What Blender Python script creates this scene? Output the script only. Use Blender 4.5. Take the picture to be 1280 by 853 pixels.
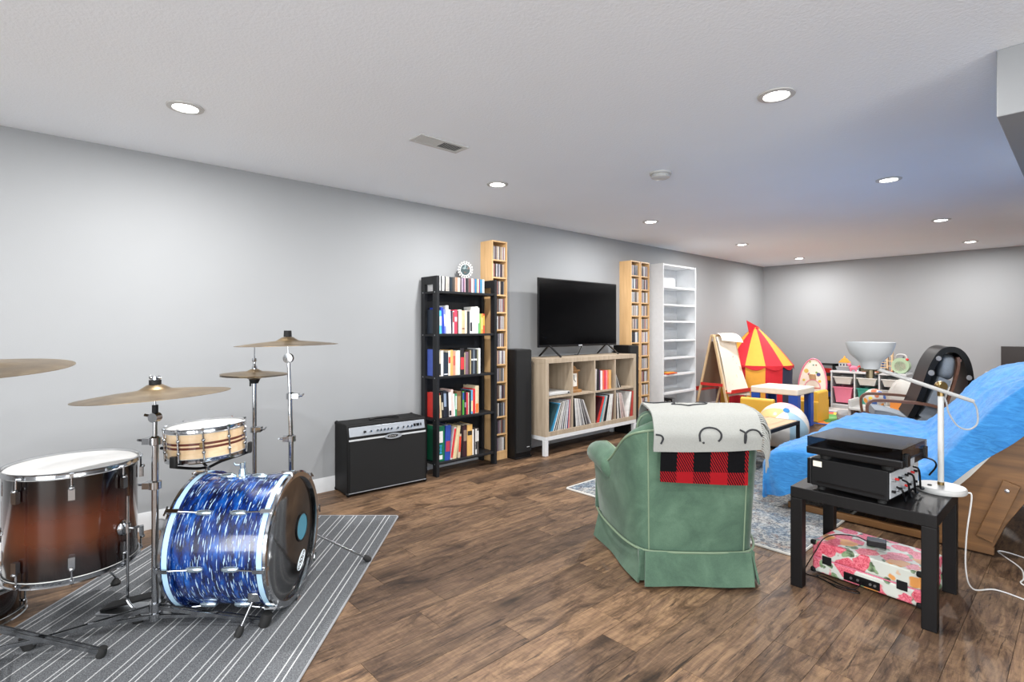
import bpy, bmesh, math, random
from mathutils import Matrix, Vector
PI = math.pi
R_ = math.radians
rnd = random.Random(7)
scene = bpy.context.scene
col = scene.collection
for o in list(bpy.data.objects):
    bpy.data.objects.remove(o)

# ------------------------------------------------------------------ camera, world, exposure
# room frame: X away from the long left wall, Y along it, Z up (metres)
YAW = math.atan2(724.0, 663.0)          # the camera looks this far to the left of +Y
CAM = Vector((4.11, 0.0, 1.30))
CEIL = 2.43
FARY = 10.1
cd = bpy.data.cameras.new('camera')
cd.sensor_width = 36.0
cd.lens = 663.0 / 1280.0 * 36.0
cd.shift_y = -(426.5 - 410.0) / 1280.0
cd.clip_start = 0.05
cam = bpy.data.objects.new('camera', cd)
col.objects.link(cam)
cam.location = CAM
cam.rotation_euler = (PI / 2, 0, YAW)
scene.camera = cam

w = bpy.data.worlds.new('world')
scene.world = w
w.use_nodes = True
w.node_tree.nodes['Background'].inputs[0].default_value = (1, 1, 1, 1)
w.node_tree.nodes['Background'].inputs[1].default_value = 0.0
vs = scene.view_settings
vs.view_transform = 'Standard'
vs.look = 'None'
vs.gamma = 1.0
vs.use_curve_mapping = False
vs.exposure = 0.16
LAMP_W = 34.0                            # watts of each recessed ceiling lamp
# added fill light behind the camera, set in an invented door opening
dlt = bpy.data.lights.new('added_rear_fill', 'AREA')
dlt.shape = 'RECTANGLE'
dlt.size, dlt.size_y = 3.5, 1.95
dlt.energy = 195.0
dlt.color = (0.95, 0.98, 1.0)
dlo = bpy.data.objects.new('added_rear_fill', dlt)
col.objects.link(dlo)
dlo.location = (4.8, -3.36, 1.06)
dlo.rotation_euler = (PI / 2, 0, 0)     # shines along +Y

# second added fill light, to the right, in an invented window opening
wlt = bpy.data.lights.new('added_side_fill', 'AREA')
wlt.shape = 'RECTANGLE'
wlt.size, wlt.size_y = 3.0, 1.5
wlt.energy = 120.0
wlt.color = (0.95, 0.98, 1.0)
wlo = bpy.data.objects.new('added_side_fill', wlt)
col.objects.link(wlo)
wlo.location = (7.16, 0.2, 1.35)
wlo.rotation_euler = (PI / 2, 0, PI / 2)   # shines along -X

# ------------------------------------------------------------------ helpers
def lin(h):
    if not isinstance(h, str):
        return (h[0], h[1], h[2], 1.0)
    h = h.lstrip('#')
    out = []
    for i in (0, 2, 4):
        c = int(h[i:i + 2], 16) / 255.0
        out.append(c / 12.92 if c <= 0.04045 else ((c + 0.055) / 1.055) ** 2.4)
    return tuple(out) + (1.0,)

class NT:
    """small wrapper round a material's node tree"""
    def __init__(s, name):
        s.m = bpy.data.materials.new(name)
        s.m.use_nodes = True
        s.t = s.m.node_tree
        s.b = s.t.nodes['Principled BSDF']
    def n(s, typ, **kw):
        nd = s.t.nodes.new(typ)
        for k, v in kw.items():
            setattr(nd, k, v)
        return nd
    def l(s, a, b):
        s.t.links.new(a, b)
    def val(s, node, key, v):
        if hasattr(v, 'is_output'):
            s.l(v, node.inputs[key])
        else:
            node.inputs[key].default_value = v
    def coord(s, kind='Object', scale=(1, 1, 1), loc=None):
        tc = s.n('ShaderNodeTexCoord')
        mp = s.n('ShaderNodeMapping')
        s.l(tc.outputs[kind], mp.inputs['Vector'])
        mp.inputs['Scale'].default_value = scale
        if loc is not None:
            s.val(mp, 'Location', loc)
        return mp.outputs[0]
    def noise(s, vec, scale, detail=3.0, rough=0.55, dist=0.0):
        nd = s.n('ShaderNodeTexNoise')
        s.l(vec, nd.inputs['Vector'])
        nd.inputs['Scale'].default_value = scale
        nd.inputs['Detail'].default_value = detail
        nd.inputs['Roughness'].default_value = rough
        nd.inputs['Distortion'].default_value = dist
        return nd.outputs[0]
    def ramp(s, fac, stops, interp='LINEAR'):
        nd = s.n('ShaderNodeValToRGB')
        nd.color_ramp.interpolation = interp
        els = nd.color_ramp.elements
        while len(els) > 1:
            els.remove(els[-1])
        els[0].position, els[0].color = stops[0][0], lin(stops[0][1])
        for p, c in stops[1:]:
            e = els.new(p)
            e.color = lin(c)
        s.l(fac, nd.inputs[0])
        return nd.outputs[0]
    def mix(s, fac, a, b, blend='MIX'):
        nd = s.n('ShaderNodeMix', data_type='RGBA', blend_type=blend)
        for i, v in ((0, fac), (6, a), (7, b)):
            if hasattr(v, 'is_output'):
                s.l(v, nd.inputs[i])
            elif i == 0:
                nd.inputs[i].default_value = v
            else:
                nd.inputs[i].default_value = lin(v)
        return nd.outputs[2]
    def math(s, op, a, b=None, clamp=False):
        nd = s.n('ShaderNodeMath', operation=op, use_clamp=clamp)
        s.val(nd, 0, a)
        if b is not None:
            s.val(nd, 1, b)
        return nd.outputs[0]
    def bump(s, h, strength=0.3, dist=0.01):
        nd = s.n('ShaderNodeBump')
        nd.inputs['Strength'].default_value = strength
        nd.inputs['Distance'].default_value = dist
        s.l(h, nd.inputs['Height'])
        s.l(nd.outputs[0], s.b.inputs['Normal'])
    def base(s, c):
        s.val(s.b, 'Base Color', c if hasattr(c, 'is_output') else lin(c))
    def pbr(s, rough=0.5, metal=0.0, coat=0.0, spec=None, trans=0.0):
        s.b.inputs['Roughness'].default_value = rough
        s.b.inputs['Metallic'].default_value = metal
        s.b.inputs['Coat Weight'].default_value = coat
        s.b.inputs['Coat Roughness'].default_value = 0.08
        if spec is not None:
            s.b.inputs['Specular IOR Level'].default_value = spec
        s.b.inputs['Transmission Weight'].default_value = trans

def plain(name, c, rough=0.5, metal=0.0, coat=0.0, var=0.0, scale=20.0, bump=0.0, spec=None, stretch=(1, 1, 1)):
    """one colour with a little procedural unevenness"""
    t = NT(name)
    v = t.coord('Object', stretch)
    nz = t.noise(v, scale, 4.0)
    c = lin(c)
    k = max(var, 0.03)
    lo = tuple(x * (1 - k) for x in c[:3])
    hi = tuple(min(1, x * (1 + k)) for x in c[:3])
    t.base(t.ramp(nz, [(0.3, lo), (0.7, hi)]))
    t.pbr(rough, metal, coat, spec)
    if bump:
        t.bump(nz, bump, 0.004)
    return t.m

def tinted(name, rough=0.5, coat=0.0, var=0.12, scale=25.0):
    """takes the object's own colour (book covers, record sleeves, disc cases)"""
    t = NT(name)
    oi = t.n('ShaderNodeObjectInfo')
    nz = t.noise(t.coord('Object'), scale, 2.0)
    t.base(t.mix(1.0, oi.outputs['Color'], t.ramp(nz, [(0.3, (1 - var,) * 3), (0.7, (1, 1, 1))]), 'MULTIPLY'))
    t.pbr(rough, 0, coat)
    return t.m

class MB:
    """collects geometry for ONE mesh object"""
    def __init__(s):
        s.v, s.f, s.uv, s.mi = [], [], {}, {}
        s.m = 0
    def add(s, vs_, fs, M=None, uvs=None):
        o = len(s.v)
        for p in vs_:
            p = Vector(p)
            s.v.append(tuple(M @ p) if M is not None else tuple(p))
        for i, f in enumerate(fs):
            if uvs is not None:
                s.uv[len(s.f)] = uvs[i]
            s.mi[len(s.f)] = s.m
            s.f.append(tuple(o + k for k in f))
        return s
    def bx(s, x0, x1, y0, y1, z0, z1, M=None):
        vv = [(x, y, z) for z in (z0, z1) for y in (y0, y1) for x in (x0, x1)]
        return s.add(vv, [(0, 2, 3, 1), (4, 5, 7, 6), (0, 1, 5, 4), (2, 6, 7, 3), (0, 4, 6, 2), (1, 3, 7, 5)], M)
    def box(s, c, d, M=None):
        return s.bx(c[0] - d[0] / 2, c[0] + d[0] / 2, c[1] - d[1] / 2, c[1] + d[1] / 2, c[2] - d[2] / 2, c[2] + d[2] / 2, M)
    def bar(s, p0, p1, wd, th, up=(0, 0, 1)):
        """rectangular bar between two points"""
        p0, p1 = Vector(p0), Vector(p1)
        t = (p1 - p0).normalized()
        u = Vector(up)
        if abs(t.dot(u)) > 0.99:
            u = Vector((1, 0, 0))
        a = t.cross(u).normalized()
        b = a.cross(t)
        vv = []
        for p in (p0, p1):
            for i, j in ((-1, -1), (1, -1), (1, 1), (-1, 1)):
                vv.append(p + a * (wd / 2 * i) + b * (th / 2 * j))
        return s.add(vv, [(0, 3, 2, 1), (4, 5, 6, 7), (0, 1, 5, 4), (1, 2, 6, 5), (2, 3, 7, 6), (3, 0, 4, 7)])
    def tube(s, path, r, n=8, closed=False, caps=True, flat=None):
        pts = [Vector(p) for p in path]
        rs = r if isinstance(r, (list, tuple)) else [r] * len(pts)
        k = len(pts)
        vv, ff = [], []
        prev = None
        for i, p in enumerate(pts):
            if closed:
                t = pts[(i + 1) % k] - pts[i - 1]
            else:
                t = pts[min(i + 1, k - 1)] - pts[max(i - 1, 0)]
            t.normalize()
            if prev is None:
                u = Vector((0, 0, 1)) if abs(t.z) < 0.9 else Vector((1, 0, 0))
                a = t.cross(u).normalized()
            else:
                a = (prev - t * prev.dot(t)).normalized()
            prev = a
            b = t.cross(a)
            for j in range(n):
                an = 2 * PI * j / n
                vv.append(p + (a * math.cos(an) + b * math.sin(an)) * rs[i])
        rng = k if closed else k - 1
        for i in range(rng):
            for j in range(n):
                ff.append((i * n + j, i * n + (j + 1) % n, ((i + 1) % k) * n + (j + 1) % n, ((i + 1) % k) * n + j))
        if caps and not closed:
            ff.append(tuple(range(n - 1, -1, -1)))
            ff.append(tuple((k - 1) * n + j for j in range(n)))
        return s.add(vv, ff)
    def cyl(s, p0, p1, r0, r1=None, n=12):
        return s.tube([p0, p1], [r0, r0 if r1 is None else r1], n)
    def lathe(s, prof, n=32, M=None, closed=False, uv=False):
        """profile (r, z) turned round Z; u runs round in metres, v along the profile"""
        k = len(prof)
        vv = [(r * math.cos(2 * PI * j / n), r * math.sin(2 * PI * j / n), z) for r, z in prof for j in range(n)]
        ff, uu = [], []
        rm = max(p[0] for p in prof)
        ln = [0.0]
        for i in range(1, k):
            ln.append(ln[-1] + math.hypot(prof[i][0] - prof[i - 1][0], prof[i][1] - prof[i - 1][1]))
        for i in range(k if closed else k - 1):
            i2 = (i + 1) % k
            for j in range(n):
                ff.append((i * n + j, i * n + (j + 1) % n, i2 * n + (j + 1) % n, i2 * n + j))
                u0, u1 = 2 * PI * rm * j / n, 2 * PI * rm * (j + 1) / n
                uu.append(((u0, ln[i]), (u1, ln[i]), (u1, ln[i2]), (u0, ln[i2])))
        return s.add(vv, ff, M, uu if uv else None)
    def disc(s, r, z=0.0, n=32, M=None):
        return s.add([(r * math.cos(2 * PI * j / n), r * math.sin(2 * PI * j / n), z) for j in range(n)], [tuple(range(n))], M)
    def prism(s, poly, a0, a1, axis='z', M=None):
        """polygon extruded along an axis; poly is (x,y) for z, (x,z) for y, (y,z) for x"""
        def mk(p, a):
            return (p[0], p[1], a) if axis == 'z' else ((p[0], a, p[1]) if axis == 'y' else (a, p[0], p[1]))
        k = len(poly)
        vv = [mk(p, a0) for p in poly] + [mk(p, a1) for p in poly]
        ff = [tuple(range(k - 1, -1, -1)), tuple(range(k, 2 * k))] + [(i, (i + 1) % k, k + (i + 1) % k, k + i) for i in range(k)]
        return s.add(vv, ff, M)
    def grid(s, fn, nu, nv, cu=False, cv=False, uv=False):
        """surface fn(u, v), u and v in 0..1"""
        ku, kv = (nu if cu else nu + 1), (nv if cv else nv + 1)
        vv = [fn(i / nu, j / nv) for i in range(ku) for j in range(kv)]
        ff, uu = [], []
        for i in range(nu):
            for j in range(nv):
                a, b = i, (i + 1) % ku
                c, d = j, (j + 1) % kv
                ff.append((a * kv + c, b * kv + c, b * kv + d, a * kv + d))
                uu.append(((i / nu, j / nv), ((i + 1) / nu, j / nv), ((i + 1) / nu, (j + 1) / nv), (i / nu, (j + 1) / nv)))
        return s.add(vv, ff, None, uu if uv else None)
    def ball(s, c, r, n=16, m=10, M=None):
        rx, ry, rz = r if isinstance(r, (tuple, list)) else (r, r, r)
        vv = [(c[0], c[1], c[2] - rz)]
        for i in range(1, m):
            a = -PI / 2 + PI * i / m
            for j in range(n):
                b = 2 * PI * j / n
                vv.append((c[0] + rx * math.cos(a) * math.cos(b), c[1] + ry * math.cos(a) * math.sin(b), c[2] + rz * math.sin(a)))
        vv.append((c[0], c[1], c[2] + rz))
        ff = [(0, 1 + (j + 1) % n, 1 + j) for j in range(n)]
        for i in range(m - 2):
            for j in range(n):
                ff.append((1 + i * n + j, 1 + i * n + (j + 1) % n, 1 + (i + 1) * n + (j + 1) % n, 1 + (i + 1) * n + j))
        t = len(vv) - 1
        ff += [(t, 1 + (m - 2) * n + j, 1 + (m - 2) * n + (j + 1) % n) for j in range(n)]
        return s.add(vv, ff, M)
    def mesh(s, name, mats, smooth=40.0):
        me = bpy.data.meshes.new(name)
        me.from_pydata(s.v, [], s.f)
        if s.uv:
            ul = me.uv_layers.new(name='UVMap')
            for i, p in enumerate(me.polygons):
                if i in s.uv:
                    for q, li in enumerate(p.loop_indices):
                        ul.data[li].uv = s.uv[i][q]
        mats = mats if isinstance(mats, (list, tuple)) else [mats]
        for m in mats:
            me.materials.append(m)
        if len(mats) > 1:
            for i, p in enumerate(me.polygons):
                p.material_index = s.mi[i]
        bm = bmesh.new()
        bm.from_mesh(me)
        bmesh.ops.recalc_face_normals(bm, faces=bm.faces)
        if smooth:
            lim = R_(smooth)
            for f in bm.faces:
                f.smooth = True
            for e in bm.edges:
                e.smooth = len(e.link_faces) == 2 and e.calc_face_angle(0) < lim
        bm.to_mesh(me)
        bm.free()
        return me
    def build(s, name, mats, parent=None, smooth=40.0, bevel=0.0, solid=0.0, sub=0, loc=None, rz=None, off=0.0):
        o = bpy.data.objects.new(name, s.mesh(name, mats, smooth))
        col.objects.link(o)
        o.parent = parent
        if loc is not None:
            o.location = loc
        if rz is not None:
            o.rotation_euler = (0, 0, rz)
        if solid:
            md = o.modifiers.new('solid', 'SOLIDIFY')
            md.thickness = solid
            md.offset = off
        if bevel:
            md = o.modifiers.new('bevel', 'BEVEL')
            md.width = bevel
            md.segments = 2
            md.limit_method = 'ANGLE'
            md.angle_limit = R_(40)
        if sub:
            md = o.modifiers.new('sub', 'SUBSURF')
            md.levels = md.render_levels = sub
        return o

def tag(o, label, cat, group=None):
    o['label'] = label
    o['category'] = cat
    if group:
        o['group'] = group
    return o
def thing(name, label, cat, loc=(0, 0, 0), rz=0.0, group=None):
    o = bpy.data.objects.new(name, None)
    o.empty_display_size = 0.1
    col.objects.link(o)
    o.location = loc
    o.rotation_euler = (0, 0, rz)
    return tag(o, label, cat, group)
def struct(o):
    o['kind'] = 'structure'
    return o
def copy_tree(o, parent=None):
    c = o.copy()
    col.objects.link(c)
    c.parent = parent
    for ch in list(o.children):
        copy_tree(ch, c)
    return c
def share(name, me, parent, loc=(0, 0, 0), rot=(0, 0, 0)):
    """an object on shared mesh data"""
    o = bpy.data.objects.new(name, me)
    col.objects.link(o)
    o.parent = parent
    o.location = loc
    o.rotation_euler = rot
    return o
ORD = ['first', 'second', 'third', 'fourth', 'fifth', 'sixth', 'seventh', 'eighth', 'ninth', 'tenth', 'eleventh', 'twelfth',
       'thirteenth', 'fourteenth', 'fifteenth', 'sixteenth', 'seventeenth', 'eighteenth', 'nineteenth', 'twentieth',
       'twenty-first', 'twenty-second', 'twenty-third', 'twenty-fourth', 'twenty-fifth', 'twenty-sixth', 'twenty-seventh',
       'twenty-eighth', 'twenty-ninth', 'thirtieth', 'thirty-first', 'thirty-second', 'thirty-third', 'thirty-fourth', 'thirty-fifth',
       'thirty-sixth', 'thirty-seventh', 'thirty-eighth', 'thirty-ninth', 'fortieth', 'forty-first', 'forty-second']
def arc(c, r, a0, a1, n, plane='xz'):
    out = []
    for i in range(n + 1):
        a = R_(a0 + (a1 - a0) * i / n)
        u, v = c[0] + r * math.cos(a), c[1] + r * math.sin(a)
        out.append((u, v))
    return out
def smoothpath(pts, n=6):
    """Catmull-Rom through the points"""
    P = [Vector(p) for p in pts]
    P = [P[0] * 2 - P[1]] + P + [P[-1] * 2 - P[-2]]
    out = []
    for i in range(1, len(P) - 2):
        for k in range(n):
            t = k / n
            a, b, c, d = P[i - 1], P[i], P[i + 1], P[i + 2]
            out.append(0.5 * ((2 * b) + (c - a) * t + (2 * a - 5 * b + 4 * c - d) * t * t + (3 * b - a - 3 * c + d) * t ** 3))
    out.append(P[-2])
    return out
# ------------------------------------------------------------------ materials
def wall_paint(name, c, bump, scale):
    t = NT(name)
    v = t.coord('Object')
    nz = t.noise(v, scale, 3.0, 0.6)
    t.base(t.ramp(t.noise(v, 1.5, 2.0), [(0.3, c), (0.7, tuple(min(1, x * 1.02) for x in lin(c)[:3]))]))
    t.pbr(0.85, spec=0.25)
    t.bump(nz, bump, 0.004)
    return t.m
M_WALL = wall_paint('wall_paint', '#989a9c', 0.08, 180)
M_CEIL = wall_paint('ceiling_texture', '#eff4fa', 0.55, 70)
M_TRIM = plain('white_trim', '#d0d2d4', 0.45)
M_WHITE = plain('white_lacquer', '#d3d5d7', 0.4)
M_WHITEPL = plain('white_plastic', '#c0c0be', 0.4)

def plank_mat():
    t = NT('oak_plank')
    oi = t.n('ShaderNodeObjectInfo')
    off = t.n('ShaderNodeCombineXYZ')
    r100 = t.math('MULTIPLY', oi.outputs['Random'], 91.0)
    t.l(r100, off.inputs[0]); t.l(r100, off.inputs[1]); t.l(r100, off.inputs[2])
    v1 = t.coord('Object', (24, 2.6, 1), off.outputs[0])
    v2 = t.coord('Object', (7.0, 2.2, 1), off.outputs[0])
    v3 = t.coord('Object', (95, 5.0, 1), off.outputs[0])
    v4 = t.coord('Object', (6, 100, 1), off.outputs[0])
    grain = t.noise(v1, 1.0, 9.0, 0.75, 1.6)
    blotch = t.noise(v2, 1.3, 9.0, 0.74, 1.2)
    fine = t.noise(v3, 1.0, 3.0, 0.7)
    saw = t.noise(v4, 1.0, 2.0, 0.5)
    c = t.ramp(grain, [(0.27, '#453730'), (0.44, '#6d5746'), (0.58, '#836b54'), (0.75, '#9a8064')])
    dark = t.ramp(blotch, [(0.33, (0.16, 0.14, 0.14)), (0.43, (0.55, 0.53, 0.52)), (0.53, (1, 1, 1))])
    c = t.mix(0.9, c, dark, 'MULTIPLY')
    c = t.mix(0.55, c, t.ramp(fine, [(0.3, (0.45, 0.42, 0.4)), (0.6, (1, 1, 1))]), 'MULTIPLY')
    c = t.mix(0.35, c, t.ramp(saw, [(0.35, (0.6, 0.6, 0.6)), (0.6, (1.0, 1.0, 1.0))]), 'MULTIPLY')
    crack = t.noise(t.coord('Object', (55, 3.2, 1), off.outputs[0]), 1.0, 6.0, 0.7, 0.8)
    c = t.mix(t.ramp(crack, [(0.585, (0, 0, 0)), (0.64, (0.9, 0.9, 0.9))]), c, '#2a201a')
    # knots: rare dark rings
    vor = t.n('ShaderNodeTexVoronoi')
    t.l(t.coord('Object', (5.0, 1.8, 1), off.outputs[0]), vor.inputs['Vector'])
    vor.inputs['Scale'].default_value = 0.8
    c = t.mix(0.85, c, t.ramp(vor.outputs['Distance'], [(0.04, (0.12, 0.10, 0.09)), (0.13, (0.6, 0.57, 0.54)), (0.24, (1, 1, 1))]), 'MULTIPLY')
    tone = t.ramp(oi.outputs['Random'], [(0.0, (0.58, 0.56, 0.56)), (0.3, (0.8, 0.77, 0.75)), (0.6, (1.0, 0.97, 0.93)), (1.0, (1.35, 1.28, 1.17))])
    c = t.mix(1.0, c, tone, 'MULTIPLY')
    t.base(c)
    t.pbr(0.5, spec=0.3)
    t.bump(t.math('ADD', fine, t.math('MULTIPLY', saw, 0.6)), 0.18, 0.002)
    return t.m
M_PLANK = plank_mat()
M_JOINT = plain('dark_joint', '#2c211a', 0.8)

def wood(name, a, b, rough=0.45, scale=1.0, axis=2, coat=0.0, spec=None):
    t = NT(name)
    st = [26.0 * scale] * 3
    st[axis] = 1.6 * scale
    g = t.noise(t.coord('Object', tuple(st)), 1.0, 5.0, 0.6, 0.5)
    t.base(t.ramp(g, [(0.3, a), (0.7, b)]))
    t.pbr(rough, coat=coat, spec=spec)
    t.bump(g, 0.06, 0.002)
    return t.m
M_BIRCH = wood('birch_veneer', '#c99f6d', '#dfb886', 0.4)
M_OAK = wood('pale_oak_veneer', '#9c8c78', '#b5a590', 0.5)
M_MAPLE = wood('maple_shell', '#d9b78d', '#ecd0aa', 0.2, axis=0, coat=0.6)
M_STRIPE = wood('walnut_inlay', '#5b2f25', '#713f33', 0.2, axis=0, coat=0.6)
M_FUTON = wood('oiled_pine', '#5b3f24', '#7a5632', 0.45, axis=0)
M_TABLEWOOD = wood('worn_oak_top', '#a5815a', '#cdab82', 0.5, axis=1)
M_BENT = wood('bent_brown_wood', '#58392b', '#74503e', 0.35, axis=0)
M_CLOCK = wood('clock_wood', '#8a6239', '#a97c4b', 0.4)
M_EASEL = wood('easel_pine', '#cfae83', '#e3c69d', 0.5)
M_ASH = wood('black_stained', '#090809', '#100f10', 0.48, spec=0.28)
M_SHELFBLK = wood('black_brown_shelf', '#17181a', '#202124', 0.48, spec=0.3)
M_BLACK = plain('black_plastic', '#0a0a0c', 0.35, spec=0.35)
M_BLACKM = plain('matte_black', '#0e0e10', 0.6, spec=0.3)
M_TOLEX = plain('black_vinyl', '#0d0d0e', 0.6, spec=0.25, var=0.25, scale=400, bump=0.2)
M_GRILLE = plain('black_grille_cloth', '#08090a', 0.85, var=0.35, scale=500, bump=0.2)
M_RUBBER = plain('black_rubber', '#151515', 0.75)
M_SCREEN = plain('tv_glass', '#020203', 0.12, spec=0.35)
M_CHROME = plain('chrome', '#b4b6b9', 0.12, 1.0)
M_CHROME2 = plain('worn_chrome', '#9c9ea1', 0.22, 1.0, var=0.1, scale=60)
M_STEEL = plain('brushed_steel', '#b9bcc0', 0.35, 1.0, var=0.1, scale=80)
M_ALU = plain('silver_panel', '#b4b9c0', 0.4, 0.6)
M_BRASS = plain('aged_brass', '#8a744d', 0.35, 1.0, var=0.1)
M_BRONZE = None
def bronze():
    t = NT('cymbal_bronze')
    v = t.coord('Object')
    le = t.n('ShaderNodeVectorMath', operation='LENGTH')
    sx = t.n('ShaderNodeSeparateXYZ')
    t.l(v, sx.inputs[0])
    cb = t.n('ShaderNodeCombineXYZ')
    t.l(sx.outputs[0], cb.inputs[0]); t.l(sx.outputs[1], cb.inputs[1])
    t.l(cb.outputs[0], le.inputs[0])
    cx = t.n('ShaderNodeCombineXYZ')
    t.l(le.outputs['Value'], cx.inputs[0])
    rings = t.noise(cx.outputs[0], 260.0, 3.0, 0.7)
    pat = t.noise(v, 9.0, 4.0, 0.6)
    c = t.ramp(pat, [(0.3, '#6f5d45'), (0.5, '#877357'), (0.72, '#a18c6c')])
    t.base(t.mix(0.5, c, t.ramp(rings, [(0.3, (0.7, 0.7, 0.7)), (0.7, (1.05, 1.05, 1.05))]), 'MULTIPLY'))
    t.pbr(0.34, 0.9)
    t.bump(rings, 0.15, 0.001)
    return t.m
M_BRONZE = bronze()
M_HEAD = plain('coated_drumhead', '#c4c4c3', 0.5, var=0.05, scale=8)
M_BLKHEAD = plain('black_gloss_drumhead', '#0b0b0c', 0.1, coat=0.6)

def oyster():
    t = NT('blue_oyster_wrap')
    tc = t.n('ShaderNodeTexCoord')
    def mp(sc):
        m = t.n('ShaderNodeMapping')
        t.l(tc.outputs['UV'], m.inputs[0])
        m.inputs['Scale'].default_value = sc
        return m.outputs[0]
    big = t.noise(mp((9, 22, 1)), 1.0, 3.0, 0.6)
    st = t.noise(mp((17, 170, 1)), 1.0, 2.0, 0.5, 0.15)
    st2 = t.noise(mp((14, 75, 1)), 1.0, 2.0, 0.5, 0.2)
    c = t.ramp(big, [(0.33, '#040a26'), (0.5, '#08286a'), (0.72, '#155aae')])
    c = t.mix(t.ramp(st2, [(0.52, (0, 0, 0)), (0.62, (0.7, 0.7, 0.7))]), c, '#040a26')
    c = t.mix(t.ramp(st, [(0.61, (0, 0, 0)), (0.64, (1, 1, 1))]), c, '#a9c6dc')
    t.base(c)
    t.pbr(0.22, coat=0.8)
    return t.m
M_OYSTER = oyster()
def sunburst():
    t = NT('sunburst_lacquer')
    sx = t.n('ShaderNodeSeparateXYZ')
    tc = t.n('ShaderNodeTexCoord')
    t.l(tc.outputs['UV'], sx.inputs[0])
    ang = t.math('SINE', t.math('MULTIPLY', sx.outputs[0], 6.6))
    g = t.noise(t.coord('Object', (30, 30, 2)), 1.0, 4.0)
    v = t.math('ADD', sx.outputs[1], t.math('MULTIPLY', t.math('SUBTRACT', g, 0.5), 0.05))
    c = t.ramp(t.math('MULTIPLY', v, 2.5), [(0.02, '#080505'), (0.2, '#1c0c09'), (0.42, '#4e2615'), (0.58, '#4e2414'), (0.82, '#1c0b09'), (0.98, '#070405')])
    t.base(c)
    t.pbr(0.14, coat=0.8)
    return t.m
M_BURST = sunburst()

def stripe_rug():
    t = NT('grey_striped_weave')
    v = t.coord('Object')
    sx = t.n('ShaderNodeSeparateXYZ')
    t.l(v, sx.inputs[0])
    fl = t.noise(v, 230.0, 2.0, 0.7)
    c = t.ramp(fl, [(0.3, '#3d3e41'), (0.5, '#5c5e61'), (0.7, '#7d8083')])
    # white pin stripes, unevenly spaced, run along the length
    m = None
    for per, ph in ((0.31, 0.0), (0.31, 0.028), (0.31, 0.095), (0.31, 0.165), (0.31, 0.225), (0.31, 0.247)):
        u = t.math('FRACT', t.math('ADD', t.math('DIVIDE', t.math('ADD', sx.outputs[0], ph), per), 10.0))
        s_ = t.math('LESS_THAN', u, 0.0055 / per)
        m = s_ if m is None else t.math('MAXIMUM', m, s_)
    m = t.math('MULTIPLY', m, t.math('GREATER_THAN', t.noise(v, 400.0, 1.0), 0.36))
    t.base(t.mix(m, c, '#b9babb'))
    t.pbr(0.95, spec=0.1)
    t.bump(fl, 0.4, 0.004)
    return t.m
M_RUG1 = stripe_rug()
def persian():
    t = NT('distressed_blue_rug')
    v = t.coord('Object')
    n1 = t.noise(v, 5.0, 5.0, 0.65, 0.8)
    n2 = t.noise(v, 60.0, 3.0, 0.7, 0.5)
    n3 = t.noise(v, 11.0, 4.0, 0.6, 1.2)
    c = t.ramp(n1, [(0.3, '#4f5f70'), (0.45, '#838d95'), (0.55, '#a3a29d'), (0.75, '#92969a')])
    c = t.mix(t.ramp(n3, [(0.56, (0, 0, 0)), (0.66, (0.6, 0.6, 0.6))]), c, '#84614c')
    c = t.mix(t.ramp(n2, [(0.42, (0.75, 0.75, 0.75)), (0.55, (0, 0, 0))]), c, '#313d4e')
    c = t.mix(t.ramp(t.noise(v, 35.0, 3.0, 0.7), [(0.55, (0, 0, 0)), (0.68, (0.8, 0.8, 0.8))]), c, '#b5b4b0')
    t.base(c)
    t.pbr(0.95, spec=0.1)
    t.bump(n2, 0.3, 0.004)
    return t.m
M_RUG2 = persian()
M_RUGEDGE = plain('rug_binding', '#c2c0ba', 0.9)
def velvet():
    t = NT('sage_velvet')
    v = t.coord('Object')
    n1 = t.noise(v, 6.0, 4.0, 0.6, 0.5)
    n2 = t.noise(v, 160.0, 2.0, 0.6)
    c = t.ramp(n1, [(0.3, '#41584a'), (0.5, '#4c6554'), (0.72, '#5a7461')])
    t.base(t.mix(0.4, c, t.ramp(n2, [(0.3, (0.75, 0.75, 0.75)), (0.7, (1.05, 1.05, 1.05))]), 'MULTIPLY'))
    t.pbr(0.8, spec=0.2)
    t.b.inputs['Sheen Weight'].default_value = 0.2
    t.b.inputs['Sheen Roughness'].default_value = 0.4
    t.bump(n2, 0.15, 0.002)
    return t.m
M_VELVET = velvet()
M_PIPING = plain('sage_piping', '#6f826a', 0.7)
M_THROW = plain('white_knit', '#92938f', 0.9, var=0.05, scale=150, bump=0.3, spec=0.1)
M_INK = plain('charcoal_yarn', '#26272a', 0.85)
def plaid():
    t = NT('buffalo_plaid')
    tc = t.n('ShaderNodeTexCoord')
    sx = t.n('ShaderNodeSeparateXYZ')
    t.l(tc.outputs['UV'], sx.inputs[0])
    a = t.math('LESS_THAN', t.math('FRACT', t.math('DIVIDE', t.math('ADD', sx.outputs[0], 0.005), 0.166)), 0.5)
    b = t.math('GREATER_THAN', t.math('FRACT', t.math('DIVIDE', t.math('ADD', sx.outputs[1], 0.095), 0.30)), 0.5)
    tw = t.math('LESS_THAN', t.math('FRACT', t.math('MULTIPLY', t.math('ADD', sx.outputs[0], t.math('MULTIPLY', sx.outputs[1], 0.6)), 85.0)), 0.5)
    s_ = t.math('ADD', a, b)
    red, blk = '#8a141b', '#0c0c0e'
    mid = t.mix(tw, red, blk)
    c = t.mix(t.math('GREATER_THAN', s_, 0.5), red, mid)
    c = t.mix(t.math('GREATER_THAN', s_, 1.5), c, blk)
    t.base(c)
    t.pbr(0.92, spec=0.1)
    t.bump(t.noise(t.coord('Object'), 200.0, 2.0), 0.3, 0.003)
    return t.m
M_PLAID = plaid()
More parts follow.
